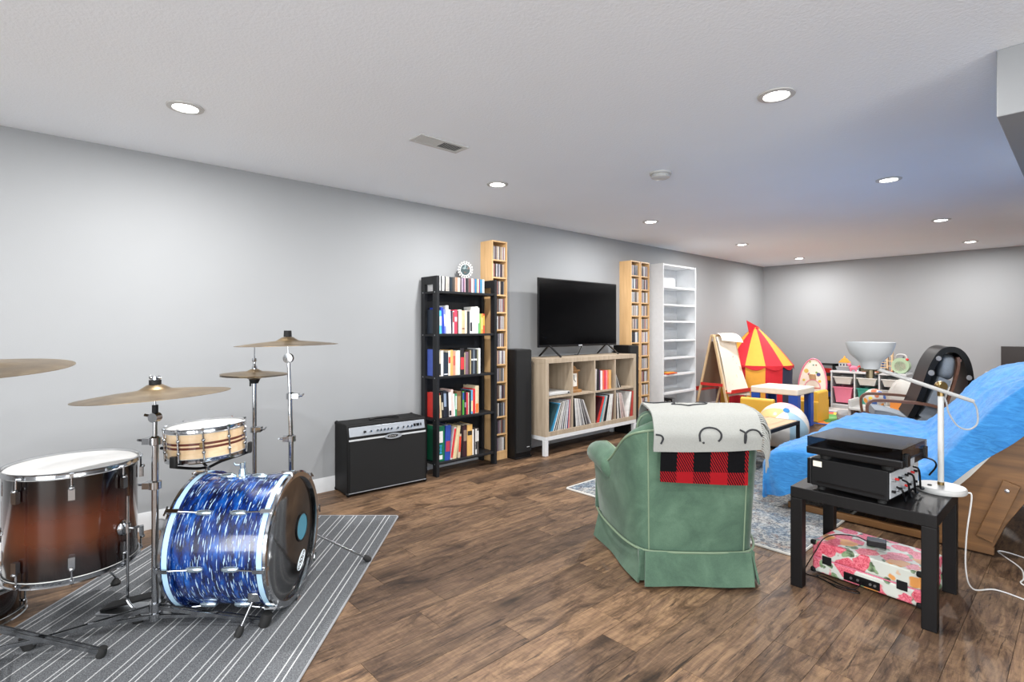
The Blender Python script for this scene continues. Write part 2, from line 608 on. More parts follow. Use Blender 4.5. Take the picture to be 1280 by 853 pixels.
def sheet():
    t = NT('blue_jersey_sheet')
    v = t.coord('Object', (3, 3, 9))
    n = t.noise(v, 4.0, 5.0, 0.55, 1.2)
    t.base(t.ramp(n, [(0.3, '#2a6fae'), (0.7, '#3a86c4')]))
    t.pbr(0.75, spec=0.2)
    t.b.inputs['Sheen Weight'].default_value = 0.2
    t.bump(n, 0.35, 0.025)
    return t.m
M_SHEET = sheet()
M_MATTRESS = plain('cream_mattress', '#d9d6ce', 0.85)
def floral():
    t = NT('rose_print_vinyl')
    v = t.coord('Object')
    dn = t.n('ShaderNodeTexNoise')
    t.l(v, dn.inputs['Vector'])
    dn.inputs['Scale'].default_value = 14.0
    dv = t.n('ShaderNodeMix', data_type='VECTOR')
    dv.inputs[0].default_value = 0.06
    t.l(v, dv.inputs[4]); t.l(dn.outputs['Color'], dv.inputs[5])
    def voro(scale, loc):
        m = t.n('ShaderNodeMapping')
        t.l(dv.outputs[1], m.inputs[0])
        m.inputs['Location'].default_value = loc
        o = t.n('ShaderNodeTexVoronoi')
        t.l(m.outputs[0], o.inputs['Vector'])
        o.inputs['Scale'].default_value = scale
        return o
    base = '#c9ccc4'
    lv = voro(17.0, (3.1, 1.7, 0.4))
    c = t.mix(t.ramp(lv.outputs['Distance'], [(0.36, (1, 1, 1)), (0.40, (0, 0, 0))]), base, t.ramp(t.noise(v, 30.0), [(0.4, '#41503a'), (0.6, '#8aa37c')]))
    fl_ = voro(13.0, (0.3, 0.9, 2.2))
    pet = t.noise(v, 75.0, 2.0, 0.6, 1.5)
    sep = t.n('ShaderNodeSeparateColor')
    t.l(fl_.outputs['Color'], sep.inputs[0])
    hue = t.ramp(sep.outputs[0], [(0.0, '#d8455f'), (0.45, '#e8788f'), (0.7, '#d98a3f'), (0.8, '#efb9b4')], 'CONSTANT')
    hue = t.mix(0.55, hue, t.ramp(pet, [(0.35, '#b52440'), (0.5, '#e9879a'), (0.65, '#f7cdd2')]), 'MULTIPLY')
    hue = t.mix(0.5, hue, t.ramp(pet, [(0.35, '#c23a55'), (0.65, '#f3a7b2')]))
    hue = t.mix(t.math('GREATER_THAN', sep.outputs[0], 0.72), hue, '#d4914f')
    c = t.mix(t.ramp(fl_.outputs['Distance'], [(0.56, (1, 1, 1)), (0.60, (0, 0, 0))]), c, hue)
    t.base(c)
    t.pbr(0.35)
    return t.m
M_FLORAL = floral()
M_TINT = tinted('printed_cover', 0.5)
M_TINT2 = tinted('printed_sleeve', 0.55, var=0.2, scale=18)
M_CASE = tinted('disc_case', 0.3, coat=0.3, var=0.3, scale=120)
M_PAGES = plain('page_edges', '#d8d0bd', 0.85, var=0.15, scale=300, stretch=(1, 8, 1))
M_PAPER = plain('paper', '#e9e4d9', 0.8)
def artpaper(name, base, cols, scale, thr):
    t = NT(name)
    v = t.coord('Object')
    c = base
    for i, k in enumerate(cols):
        n = t.noise(t.coord('Object', (1, 1, 1), (i * 3.3, i * 1.7, i * 2.1)), scale, 3.0, 0.6, 0.5)
        c = t.mix(t.ramp(n, [(thr, (0, 0, 0)), (thr + 0.04, (0.8, 0.8, 0.8))]), c, k)
    t.base(c)
    t.pbr(0.8)
    return t.m
M_ART = artpaper('painted_paper', '#e6dccb', ['#cf9c84', '#b98a6a', '#8a8c86', '#d2b48a'], 9.0, 0.66)
M_RED = plain('red_fabric', '#cf2030', 0.75)
M_YEL = plain('yellow_fabric', '#e6a63c', 0.75)
M_NAVY = plain('navy_fabric', '#2b3350', 0.8)
M_REDP = plain('red_plastic', '#cf2f2c', 0.4)
M_FOAM = plain('yellow_vinyl', '#e0ac3a', 0.5)
M_BLUEP = plain('blue_plastic', '#1c4fb0', 0.4)
M_CREAM = plain('cream_plastic', '#eae2d3', 0.4)
M_PINK = plain('pink_plastic', '#e27d98', 0.4)
M_TEAL = plain('teal_plastic', '#3a9c8c', 0.4)
M_CLEAR = plain('frosted_white_plastic', '#dcdcd8', 0.3)
M_GREYF = plain('grey_fabric', '#8c8d90', 0.9, var=0.1, scale=120)
M_DENIM = plain('grey_cushion', '#7f8790', 0.9, var=0.12, scale=160)
M_BLKVINYL = plain('black_glossy_vinyl', '#050506', 0.42, spec=0.22)
M_ORANGE = plain('orange_plastic', '#e08a3c', 0.4)
M_GREENP = plain('green_plastic', '#7fae5a', 0.4)
M_CORDW = plain('white_cord', '#d7d7d5', 0.5)
M_CORDG = plain('grey_cord', '#a9adb2', 0.5)
M_LGREY = plain('light_grey_plastic', '#b9bcbf', 0.4)
def lens():
    t = NT('lamp_lens')
    t.b.inputs['Emission Color'].default_value = (1, 0.98, 0.95, 1)
    t.b.inputs['Emission Strength'].default_value = 14.0
    t.base('#ffffff')
    return t.m
M_LENS = lens()
def smoked():
    t = NT('smoked_acrylic')
    t.base('#8f9093')
    t.pbr(0.06, trans=1.0)
    t.b.inputs['IOR'].default_value = 1.2
    return t.m
M_SMOKE = smoked()
# ------------------------------------------------------------------ the room
XR, YB = 7.0, -3.2
fo = MB().bx(-0.1, XR + 0.1, YB - 0.1, FARY + 0.1, -0.08, -0.004).build('floor', M_JOINT, None, 0)
struct(fo)
PW, PL = 0.17, 1.30
me_p = MB().bx(-PW / 2 + 0.0008, PW / 2 - 0.0008, -PL / 2 + 0.0008, PL / 2 - 0.0008, -0.005, 0.0).mesh('plank', M_PLANK, 0)
spots = []
Fv = Vector((-math.sin(YAW), math.cos(YAW)))
Rv = Vector((math.cos(YAW), math.sin(YAW)))
row = 0
xx = 3.22 - PW * 19 + PW / 2
while xx - PW / 2 < XR:
    rr = random.Random(row * 13 + 5)
    yy = YB + PL / 2 - rr.random() * PL
    while yy - PL / 2 < FARY:
        spots.append((xx, yy))
        yy += PL
    xx += PW
    row += 1
def in_view(x, y):
    for ex in (-PW / 2, PW / 2):
        for ey in (-PL / 2, -PL / 4, 0, PL / 4, PL / 2):
            v = Vector((x + ex - CAM.x, y + ey))
            d, l = v.dot(Fv), v.dot(Rv)
            if d > 1.85 and abs(l) < d * 0.99:
                return True
    return False
vis = [p for p in spots if in_view(*p) and p[0] - PW / 2 > -0.02 + 0 and p[0] < 4.6]
vis.sort(key=lambda p: (p[0] - CAM.x) ** 2 + p[1] ** 2)
vis = vis[:300]
vset = set(vis)
rest = MB()
for x, y in spots:
    y0, y1 = max(y - PL / 2, YB), min(y + PL / 2, FARY)
    x0, x1 = max(x - PW / 2, 0), min(x + PW / 2, XR)
    if (x, y) in vset and y - PL / 2 >= YB and y + PL / 2 <= FARY and x - PW / 2 >= 0:
        share('plank', me_p, fo, (x, y, 0))
    elif x1 - x0 > 0.01 and y1 - y0 > 0.01:
        if (x, y) in vset:
            cx_, cy_ = (x0 + x1) / 2, (y0 + y1) / 2
            MB().bx(x0 - cx_ + 0.0008, x1 - cx_ - 0.0008, y0 - cy_ + 0.0008, y1 - cy_ - 0.0008, -0.005, 0.0).build('plank', M_PLANK, fo, 0, loc=(cx_, cy_, 0))
        else:
            rest.bx(x0 + 0.0008, x1 - 0.0008, y0 + 0.0008, y1 - 0.0008, -0.005, 0.0)
o = rest.build('plank_field', M_PLANK, fo, 0)
o['kind'] = 'stuff'

struct(MB().bx(-0.12, 0.0, YB - 0.1, FARY + 0.1, 0.0, CEIL).build('wall_left', M_WALL, None, 0))
struct(MB().bx(0.0, XR, FARY, FARY + 0.12, 0.0, CEIL).build('wall_far', M_WALL, None, 0))
m = MB()
m.bx(XR, XR + 0.12, YB - 0.1, -1.35, 0.0, CEIL); m.bx(XR, XR + 0.12, 1.75, FARY + 0.1, 0.0, CEIL)
m.bx(XR, XR + 0.12, -1.35, 1.75, 0.0, 0.55); m.bx(XR, XR + 0.12, -1.35, 1.75, 2.15, CEIL)
struct(m.build('wall_right', M_WALL, None, 0))
wn_ = bpy.data.objects.new('added_window_1', None)  # invented window, out of view, added to carry the side fill light
col.objects.link(wn_)
struct(wn_)
for y in (-1.35, 0.17, 1.69):
    MB().bx(XR + 0.02, XR + 0.08, y, y + 0.06, 0.55, 2.15).build('added_window_stile', M_TRIM, wn_, 0)
for z in (0.55, 2.09):
    for y in (-1.29, 0.23):
        MB().bx(XR + 0.02, XR + 0.08, y, y + 1.46, z, z + 0.06).build('added_window_rail', M_TRIM, wn_, 0)
m = MB()
m.bx(0.0, 3.0, YB - 0.12, YB, 0.0, CEIL); m.bx(6.6, XR, YB - 0.12, YB, 0.0, CEIL); m.bx(3.0, 6.6, YB - 0.12, YB, 2.08, CEIL)
struct(m.build('wall_back', M_WALL, None, 0))
dr = bpy.data.objects.new('added_door_1', None)  # invented door, out of view, added to carry the rear fill light
col.objects.link(dr)
struct(dr)
for x in (3.0, 4.17, 5.37, 6.54):
    MB().bx(x, x + 0.06, YB - 0.10, YB - 0.02, 0.0, 2.08).build('added_door_stile', M_TRIM, dr, 0)
for x in (3.06, 4.23, 5.43):
    MB().bx(x, x + 1.11, YB - 0.10, YB - 0.02, 0.0, 0.09).build('added_door_rail', M_TRIM, dr, 0)
    MB().bx(x, x + 1.11, YB - 0.10, YB - 0.02, 2.0, 2.08).build('added_door_rail', M_TRIM, dr, 0)
struct(MB().bx(-0.12, XR + 0.12, YB - 0.12, FARY + 0.12, CEIL, CEIL + 0.1).build('ceiling', M_CEIL, None, 0))
struct(MB().bx(3.85, XR, 2.91, FARY, 2.157, CEIL).build('trim_1', M_WALL, None, 0, bevel=0.004))
def baseboard(name, p0, p1, nrm):
    """moulded board: thicker foot, chamfered top"""
    m = MB()
    p0, p1, n = Vector(p0), Vector(p1), Vector(nrm)
    prof = [(0, 0), (0.015, 0), (0.015, 0.085), (0.008, 0.112), (0, 0.112)]
    vv = [p + n * a + Vector((0, 0, b)) for p in (p0, p1) for a, b in prof]
    m.add(vv, [(0, 1, 2, 3, 4), (5, 9, 8, 7, 6)] + [(i, (i + 1) % 5, 5 + (i + 1) % 5, 5 + i) for i in range(5)])
    return struct(m.build(name, M_TRIM, None, 20))
baseboard('baseboard_left', (0, YB, 0), (0, FARY, 0), (1, 0, 0))
baseboard('baseboard_far', (0.016, FARY, 0), (XR, FARY, 0), (0, -1, 0))

# recessed ceiling lamps, two rows down the room
lamp_ring = MB().lathe([(0.058, 0.0), (0.085, -0.001), (0.083, -0.006), (0.06, -0.009), (0.056, -0.004)], 32, closed=True).mesh('trim_ring', M_WHITEPL)
lamp_lens = MB().lathe([(0.0005, -0.012), (0.03, -0.011), (0.056, -0.004), (0.056, -0.001)], 32).mesh('lens', M_LENS)
def downlight(x, y, label):
    t = thing('recessed_ceiling_light', label, 'ceiling light', (x, y, CEIL), 0, 'recessed ceiling lights')
    share('trim_ring', lamp_ring, t)
    share('lens', lamp_lens, t)
    ld = bpy.data.lights.new('lamp_glow', 'AREA')
    ld.shape = 'DISK'
    ld.size = 0.11
    ld.energy = LAMP_W
    ld.color = (1.0, 0.985, 0.965)
    lo = bpy.data.objects.new('lamp_glow', ld)
    col.objects.link(lo)
    lo.parent = t
    lo.location = (0, 0, -0.016)
    return t
downlight(0.98, 0.60, 'round recessed ceiling light above the drum kit')
downlight(0.96, 2.73, 'round recessed ceiling light above the black bookshelf')
downlight(0.95, 4.89, 'round recessed ceiling light in front of the television wall')
downlight(0.92, 7.14, 'round recessed ceiling light above the white bookcase and easel')
downlight(0.91, 9.25, 'round recessed ceiling light nearest the far left corner')
downlight(3.08, 2.68, 'large near recessed ceiling light above the green armchair')
downlight(3.07, 4.84, 'recessed ceiling light above the blue-covered futon')
downlight(3.05, 7.05, 'recessed ceiling light between the futon and the far wall, right row')
downlight(3.04, 9.12, 'recessed ceiling light nearest the far wall in the right row')
downlight(3.08, 0.55, 'recessed ceiling light over the open floor near the camera')
downlight(5.1, 0.55, 'recessed ceiling light right of the camera')
downlight(0.98, -1.55, 'recessed ceiling light behind the drum kit, by the back wall')
downlight(3.08, -1.55, 'recessed ceiling light behind the camera')
downlight(5.1, -1.55, 'recessed ceiling light in the back right corner')

t = thing('ceiling_vent', 'white slotted air vent in the ceiling above the bookshelf', 'air vent', (1.415, 1.865, CEIL), 0)
MB().bx(-0.055, 0.055, -0.16, 0.16, -0.002, -0.0005).build('duct_opening', M_BLACKM, t, 0)
m = MB()
m.bx(-0.07, -0.048, -0.175, 0.175, -0.008, 0); m.bx(0.048, 0.07, -0.175, 0.175, -0.008, 0)
m.bx(-0.048, 0.048, -0.175, -0.15, -0.008, 0); m.bx(-0.048, 0.048, 0.15, 0.175, -0.008, 0); m.bx(-0.048, 0.048, -0.006, 0.006, -0.008, 0)
m.build('frame', M_WHITEPL, t, 0, bevel=0.002)
m = MB()
for i in range(22):
    y = -0.143 + i * 0.0136
    m.bar((-0.05, y, -0.005), (0.05, y, -0.005), 0.0075, 0.0016, (0, 0.55 if y < 0 else -0.6, 1))
m.build('louvres', M_WHITEPL, t, 0)

t = thing('smoke_detector', 'round white smoke detector on the ceiling', 'smoke detector', (1.99, 3.41, CEIL), 0)
MB().lathe([(0.0005, 0), (0.078, 0), (0.078, -0.012), (0.07, -0.015), (0.0005, -0.015)], 32).build('base', M_WHITEPL, t)
m = MB().lathe([(0.062, -0.015), (0.066, -0.022), (0.064, -0.036), (0.05, -0.044), (0.0005, -0.046)], 32)
m.build('cover', M_WHITEPL, t)
m = MB()
for i in range(16):
    a = 2 * PI * i / 16
    m.box((0.066 * math.cos(a), 0.066 * math.sin(a), -0.026), (0.006, 0.006, 0.008))
m.build('vent_slots', M_LGREY, t, 0)

t = thing('wall_outlet', 'small white electrical outlet low on the far wall', 'outlet', (3.126, FARY, 0.617), 0)
MB().bx(-0.037, 0.037, -0.008, 0, -0.06, 0.06).build('cover_plate', M_WHITEPL, t, 0, bevel=0.003)
for z in (-0.027, 0.027):
    MB().bx(-0.016, 0.016, -0.011, -0.006, z - 0.017, z + 0.017).build('socket', M_CREAM, t, 0, bevel=0.002)

# ------------------------------------------------------------------ rugs
KIT_O = Vector((4.11, 0.0)) + Rv * -1.463 + Fv * 2.475      # middle of the drum rug
def kit(l, d, z=0.0):
    """a floor point in the drum rug's frame (l across, d along the stripes)"""
    p = KIT_O + Rv * (l + 1.463) + Fv * (d - 2.475)
    return Vector((p.x, p.y, z))
def rounded(w_, h_, r, n=4):
    out = []
    for cx_, cy_, a in ((w_ - r, h_ - r, 0), (-w_ + r, h_ - r, 90), (-w_ + r, -h_ + r, 180), (w_ - r, -h_ + r, 270)):
        out += arc((cx_, cy_), r, a, a + 90, n)
    return out
t = thing('striped_rug', 'grey flat-woven rug with white pinstripes under the drum kit', 'rug', kit(-1.463, 2.475), YAW)
MB().prism(rounded(0.678, 1.175, 0.02), 0.0005, 0.008).build('weave', M_RUG1, t, 20)
MB().tube([(x, y, 0.005) for x, y in rounded(0.679, 1.176, 0.02)], 0.0055, 6, closed=True).build('stitched_edge', M_GREYF, t)
t = thing('distressed_rug', 'faded blue and cream patterned area rug under the coffee table', 'rug', (2.12, 4.42, 0), 0)
MB().prism(rounded(0.86, 1.20, 0.015), 0.0005, 0.010).build('pile', M_RUG2, t, 20)
MB().tube([(x, y, 0.006) for x, y in rounded(0.868, 1.208, 0.015)], 0.008, 6, closed=True).build('bound_edge', M_RUGEDGE, t)
TOP_RUG = 0.009
# ------------------------------------------------------------------ drum kit
def Mz(a):
    return Matrix.Rotation(a, 4, 'Z')
def hoop_mesh(name, r, m, z0=0.0, h=0.022, th=0.006, n=48):
    return MB().lathe([(r, z0), (r + th, z0), (r + th * 0.7, z0 + h * 0.2), (r + th * 0.7, z0 + h * 0.8), (r + th * 1.4, z0 + h), (r, z0 + h)], n, closed=True).mesh(name, m)
def drum(t, r, z0, z1, shell_m, nlug, hoop_m=M_CHROME, lug='tower', head2=M_HEAD, a0=0.0):
    """upright drum: shell between two hoops, a head at each end, lugs with rods round it"""
    h = z1 - z0
    MB().lathe([(r, z0), (r, z1)], 64, uv=True).build('shell', shell_m, t)
    tz = z1 + 0.006
    MB().lathe([(0.0005, tz), (r - 0.004, tz), (r + 0.002, tz - 0.004), (r + 0.003, z1 - 0.012)], 48).build('batter_head', M_HEAD, t)
    MB().lathe([(0.0005, z0 - 0.006), (r - 0.004, z0 - 0.006), (r + 0.002, z0 - 0.002), (r + 0.003, z0 + 0.01)], 48).build('resonant_head', head2, t)
    share('hoop', hoop_mesh('hoop', r + 0.004, hoop_m, 0), t, (0, 0, z1 - 0.008))
    share('hoop', hoop_mesh('hoop', r + 0.004, hoop_m, 0), t, (0, 0, z0 + 0.008), (PI, 0, 0))
    if lug == 'tower':
        ml = MB()
        ml.box((0.014, 0, 0), (0.018, 0.022, 0.046)); ml.ball((0.018, 0, -0.026), (0.011, 0.011, 0.009), 10, 6)
        mr = MB().cyl((0.012, 0, 0), (0.012, 0, -0.075), 0.0035, n=8)
        mr.box((0.012, 0, -0.078), (0.014, 0.014, 0.012))
        ml, mr = ml.mesh('lug', M_CHROME), mr.mesh('tension_rod', M_CHROME)
        for k in range(nlug):
            a = a0 + 2 * PI * k / nlug
            for zz, fl in ((z1 - 0.075, PI), (z0 + 0.075, 0.0)):
                g = share('lug', ml, t, (r * math.cos(a), r * math.sin(a), zz), (fl, 0, a) if not fl else (PI, 0, a))
                share('tension_rod', mr, g, (0, 0, 0))
    else:
        ml = MB()
        for zz in (-0.03, 0.03):
            ml.ball((0.008, 0, zz), (0.009, 0.009, 0.010), 10, 6)
        ml.cyl((0.010, 0, -h / 2 + 0.004), (0.010, 0, h / 2 - 0.004), 0.0045, n=8)
        mr = MB().cyl((0.011, 0, -h / 2 - 0.006), (0.011, 0, h / 2 + 0.012), 0.003, n=8)
        mr.box((0.011, 0, h / 2 + 0.012), (0.012, 0.012, 0.012))
        ml, mr = ml.mesh('lug', M_CHROME), mr.mesh('tension_rod', M_CHROME)
        for k in range(nlug):
            a = a0 + 2 * PI * k / nlug
            g = share('lug', ml, t, (r * math.cos(a), r * math.sin(a), (z0 + z1) / 2), (0, 0, a))
            share('tension_rod', mr, g, (0, 0, 0))

# floor tom
ft = thing('floor_tom', 'large brown sunburst floor tom with chrome hoops and white head', 'drum', kit(-1.95, 2.36), YAW)
FR, FZ0, FZ1 = 0.233, 0.265, 0.695
drum(ft, FR, FZ0, FZ1, M_BURST, 8, a0=R_(-97), head2=M_CLEAR)
for k, (a, bend) in enumerate(((R_(-6), 1), (R_(98), 0), (R_(205), 0))):
    c, s_ = math.cos(a), math.sin(a)
    rr = FR + 0.028
    m = MB()
    m.tube(smoothpath([(rr * c, rr * s_, 0.56), (rr * c, rr * s_, 0.15), (rr * c, rr * s_, 0.10), ((rr + 0.045) * c, (rr + 0.045) * s_, 0.05), ((rr + 0.05) * c, (rr + 0.05) * s_, 0.02)], 5), 0.0055, 8)
    g = m.build('leg', M_CHROME, ft)
    MB().lathe([(0.0005, 0.0085), (0.02, 0.0085), (0.022, 0.018), (0.012, 0.035), (0.007, 0.04)], 14, Matrix.Translation(((rr + 0.05) * c, (rr + 0.05) * s_, 0))).build('rubber_foot', M_RUBBER, g)
    m = MB()
    m.lathe([(0.0005, 0), (0.03, 0), (0.034, 0.01), (0.03, 0.018), (0.014, 0.026), (0.0005, 0.028)], 18, Matrix.Translation((FR * c, FR * s_, 0.42)) @ Mz(a) @ Matrix.Rotation(PI / 2, 4, 'Y'))
    m.cyl((rr * c, rr * s_, 0.40), (rr * c, rr * s_, 0.44), 0.012)
    b = m.build('leg_bracket', M_CHROME, ft)
    q = Vector((rr * c, rr * s_, 0.42))
    MB().tube([q, q + Vector((c, s_, 0)) * 0.03, q + Vector((c, s_, 0)) * 0.035 + Vector((-s_, c, 0)) * 0.02], 0.006, 8).build('wing_bolt', M_CHROME, b)

# dark snare lying on the floor at the left edge
d2 = thing('snare_drum', 'dark shallow drum standing on the floor beyond the sunburst floor tom', 'drum', kit(-2.40, 2.36), YAW)
drum(d2, 0.17, 0.016, 0.145, M_BURST, 8, lug='tube', a0=R_(-20))

# bass drum: turned so that its axis runs across the rug
BL0, BL1, BD, BR = -1.468, -1.028, 2.50, 0.283
bd = thing('bass_drum', 'blue oyster-wrapped bass drum with black front head, lying on its side', 'drum', kit((BL0 + BL1) / 2, BD), YAW)
BH = (BL1 - BL0) / 2
BZ = 0.318
AX = Matrix.Translation((0, 0, BZ)) @ Matrix.Rotation(PI / 2, 4, 'Y')     # lathe axis -> local x
M_INLAY = plain('pale_blue_inlay', '#a9cbe0', 0.3, coat=0.5)
MB().lathe([(BR, -BH + 0.03), (BR, BH - 0.03)], 72, AX, uv=True).build('shell', M_OYSTER, bd)
for sgn in (-1, 1):
    e = BH * sgn
    hp = [(BR + 0.002, e - 0.045 * sgn), (BR + 0.016, e - 0.045 * sgn), (BR + 0.016, e), (BR - 0.004, e), (BR - 0.004, e - 0.01 * sgn)]
    h = MB().lathe(hp, 64, AX, closed=True, uv=True).build('hoop', M_OYSTER, bd)
    MB().lathe([(BR + 0.0165, e - 0.034 * sgn), (BR + 0.0165, e - 0.012 * sgn)], 64, AX).build('inlay_stripe', M_INLAY, h, solid=0.0006)
    MB().lathe([(BR - 0.012, e - 0.016 * sgn), (BR - 0.010, e + 0.006 * sgn), (BR + 0.010, e + 0.009 * sgn), (BR + 0.018, e + 0.004 * sgn), (BR + 0.018, e - 0.008 * sgn), (BR + 0.010, e - 0.008 * sgn)], 64, AX, closed=True).build('chrome_rim', M_CHROME, h)
    MB().lathe([(0.0005, e - 0.018 * sgn), (BR - 0.015, e - 0.018 * sgn), (BR - 0.003, e - 0.012 * sgn)], 64, AX).build('front_head' if sgn > 0 else 'batter_head', M_BLKHEAD if sgn > 0 else M_HEAD, bd)
# front head: offset port, pale felt ring and oval badge
px_ = BH - 0.0165
def onhead(y, z):
    return (px_, y, BZ + z)
m = MB().lathe([(0.0005, 0), (0.062, 0), (0.062, 0.002), (0.0005, 0.002)], 32, Matrix.Translation(onhead(0.135, -0.005)) @ Matrix.Rotation(PI / 2, 4, 'Y'))
g = m.build('port_disc', plain('teal_disc', '#3f8299', 0.3), bd)
MB().lathe([(0.062, -0.001), (0.07, -0.001), (0.07, 0.004), (0.062, 0.004)], 32, Matrix.Translation(onhead(0.135, -0.005)) @ Matrix.Rotation(PI / 2, 4, 'Y'), closed=True).build('port_ring', M_BLACK, g)
badge = []
for k in range(28):
    a = 2 * PI * k / 28
    u, v = 0.052 * math.cos(a), 0.026 * math.sin(a)
    ca, sa = math.cos(R_(38)), math.sin(R_(38))
    badge.append((u * ca - v * sa, u * sa + v * ca))
M_BADGE = plain('white_print', '#dfe9f0', 0.5)
bc = (0.128, -0.168)
m = MB().tube([(px_ + 0.0006, bc[0] + u, BZ + bc[1] + v) for u, v in badge], 0.0022, 5, closed=True)
m.tube([(px_ + 0.0006, bc[0] + u * 0.8, BZ + bc[1] + v * 0.75) for u, v in badge], 0.0012, 5, closed=True)
for k in range(6):
    u = -0.03 + k * 0.0115
    ca, sa = math.cos(R_(38)), math.sin(R_(38))
    for (du, dv, eu, ev) in ((0, -0.007, 0, 0.007), (0, 0.006 * (-1) ** k, 0.008, 0.006 * (-1) ** k)):
        a_, b_ = (u + du, dv), (u + eu, ev)
        m.tube([(px_ + 0.0006, bc[0] + p[0] * ca - p[1] * sa, BZ + bc[1] + p[0] * sa + p[1] * ca) for p in (a_, b_)], 0.0016, 5)
m.build('oval_badge', M_BADGE, bd)
# lugs, claws and rods
lugm = MB()
lugm.lathe([(0.0005, -0.036), (0.008, -0.034), (0.013, -0.018), (0.013, 0.018), (0.008, 0.034), (0.0005, 0.036)], 12, Matrix.Translation((0, 0, 0.008)) @ Matrix.Rotation(PI / 2, 4, 'Y'))
lugm = lugm.mesh('lug', plain('pale_chrome', '#c5d9e6', 0.15, 0.9))
rodm = MB().cyl((0.02, 0, 0.014), (0.135, 0, 0.026), 0.0035, n=8).mesh('tension_rod', M_CHROME)
clawm = MB()
clawm.box((0.125, 0, 0.026), (0.05, 0.016, 0.010)); clawm.box((0.15, 0, 0.012), (0.008, 0.018, 0.034)); clawm.tube([(0.155, -0.02, 0.026), (0.155, 0.02, 0.026)], 0.004, 6)
clawm = clawm.mesh('claw_hook', M_CHROME)
for k in range(8):
    a = R_(-97 + k * 45 + 12)
    for sgn in (-1, 1):
        g = share('lug', lugm, bd, (sgn * (BH - 0.145), BR * math.cos(a), BZ + BR * math.sin(a)), (a - PI / 2, 0, 0) if sgn > 0 else (PI / 2 - a, 0, PI))
        share('tension_rod', rodm, g)
        share('claw_hook', clawm, g)
# tom post and spurs
m = MB()
m.lathe([(0.0005, 0.03), (0.016, 0.03), (0.02, 0.0), (0.034, 0.0), (0.034, -0.01), (0.0005, -0.01)], 18, Matrix.Translation((-0.02, 0, BZ + BR + 0.006)))
m.cyl((-0.02, 0, BZ + BR + 0.02), (-0.02, 0, BZ + BR + 0.065), 0.013)
m.tube([(-0.02, 0, BZ + BR + 0.05), (-0.055, 0.0, BZ + BR + 0.053), (-0.06, 0, BZ + BR + 0.062)], 0.005, 6)
m.build('tom_post', plain('pale_chrome_post', '#c5d9e6', 0.15, 0.9), bd)
for sgn in (-1, 1):
    m = MB()
    p0 = Vector((BH - 0.06, 0.275, BZ - 0.07)) if sgn > 0 else Vector((BH - 0.07, -0.235, BZ - 0.165))
    p1 = Vector((BH + 0.235, 0.43, 0.022)) if sgn > 0 else Vector((BH - 0.115, -0.285, 0.022))
    m.cyl(p0, p1, 0.006, n=10)
    g = m.build('spur', M_CHROME2, bd)
    dirv = (p1 - p0).normalized()
    MB().tube([p1 - dirv * 0.03, p1 - dirv * 0.01, p1 + dirv * 0.012], [0.012, 0.017, 0.013], 10).build('rubber_tip', M_RUBBER, g)
    MB().box((p0.x, p0.y, p0.z), (0.05, 0.03, 0.04)).build('spur_bracket', M_CHROME, g, bevel=0.005)

# bass drum pedal behind the drum
pd = thing('bass_drum_pedal', 'black and steel bass drum foot pedal behind the blue drum', 'drum pedal', kit(-1.70, 2.43, 0.009), YAW)
MB().bx(-0.17, 0.16, -0.055, 0.055, 0.0, 0.008).build('base_plate', M_STEEL, pd, bevel=0.003)
MB().prism([(-0.16, 0.008), (0.10, 0.075), (0.10, 0.083), (-0.16, 0.018)], -0.04, 0.04, 'y').build('footboard', M_BLACKM, pd, bevel=0.003)
for sgn in (-1, 1):
    MB().bar((0.13, sgn * 0.06, 0.0), (0.13, sgn * 0.06, 0.21), 0.02, 0.014).build('post', M_STEEL, pd, bevel=0.003)
m = MB().cyl((0.13, -0.06, 0.2), (0.13, 0.06, 0.2), 0.009)
m.cyl((0.13, 0, 0.2), (0.09, 0, 0.38), 0.004)
g = m.build('beater_axle', M_CHROME, pd)
MB().ball((0.088, 0, 0.39), (0.03, 0.022, 0.026), 14, 8).build('beater', M_GREYF, g)
MB().tube([(0.1, 0, 0.19), (0.105, 0, 0.09)], 0.006, 6).build('drive_chain', M_CHROME2, pd)

# ---- stands and cymbals
def tripod(t, legs, zc=0.16, zt=0.34, rubber=0.016):
    """three folding double-braced legs: list of (angle, reach)"""
    MB().lathe([(0.013, zt), (0.024, zt), (0.024, zt + 0.035), (0.013, zt + 0.035)], 14, closed=True).build('leg_collar', M_CHROME, t)
    MB().lathe([(0.013, zc), (0.022, zc), (0.022, zc + 0.03), (0.013, zc + 0.03)], 14, closed=True).build('brace_collar', M_CHROME, t)
    for a, rr in legs:
        c, s_ = math.cos(a), math.sin(a)
        m = MB()
        for o_ in (-0.011, 0.011):
            q = Vector((-s_ * o_, c * o_, 0))
            m.bar(Vector((0.02 * c, 0.02 * s_, zt + 0.015)) + q, Vector((rr * c, rr * s_, 0.03)) + q, 0.003, 0.016)
        g = m.build('leg', M_CHROME2, t)
        m = MB()
        for o_ in (-0.006, 0.006):
            q = Vector((-s_ * o_, c * o_, 0))
            m.bar(Vector((0.018 * c, 0.018 * s_, zc + 0.015)) + q, Vector((rr * 0.55 * c, rr * 0.55 * s_, 0.03 + (zt - 0.015) * 0.45)) + q, 0.003, 0.013)
        m.build('brace', M_CHROME2, g)
        MB().lathe([(0.0005, -rubber * 1.6), (rubber * 1.1, -rubber * 1.6), (rubber * 1.25, -rubber * 0.3), (rubber, rubber * 1.2), (0.0005, rubber * 1.2)], 14,
                   Matrix.Translation((rr * c, rr * s_, 0.009 + rubber * 1.6)) @ Matrix.Rotation(0.35, 4, Vector((-s_, c, 0)))).build('rubber_foot', M_RUBBER, g)
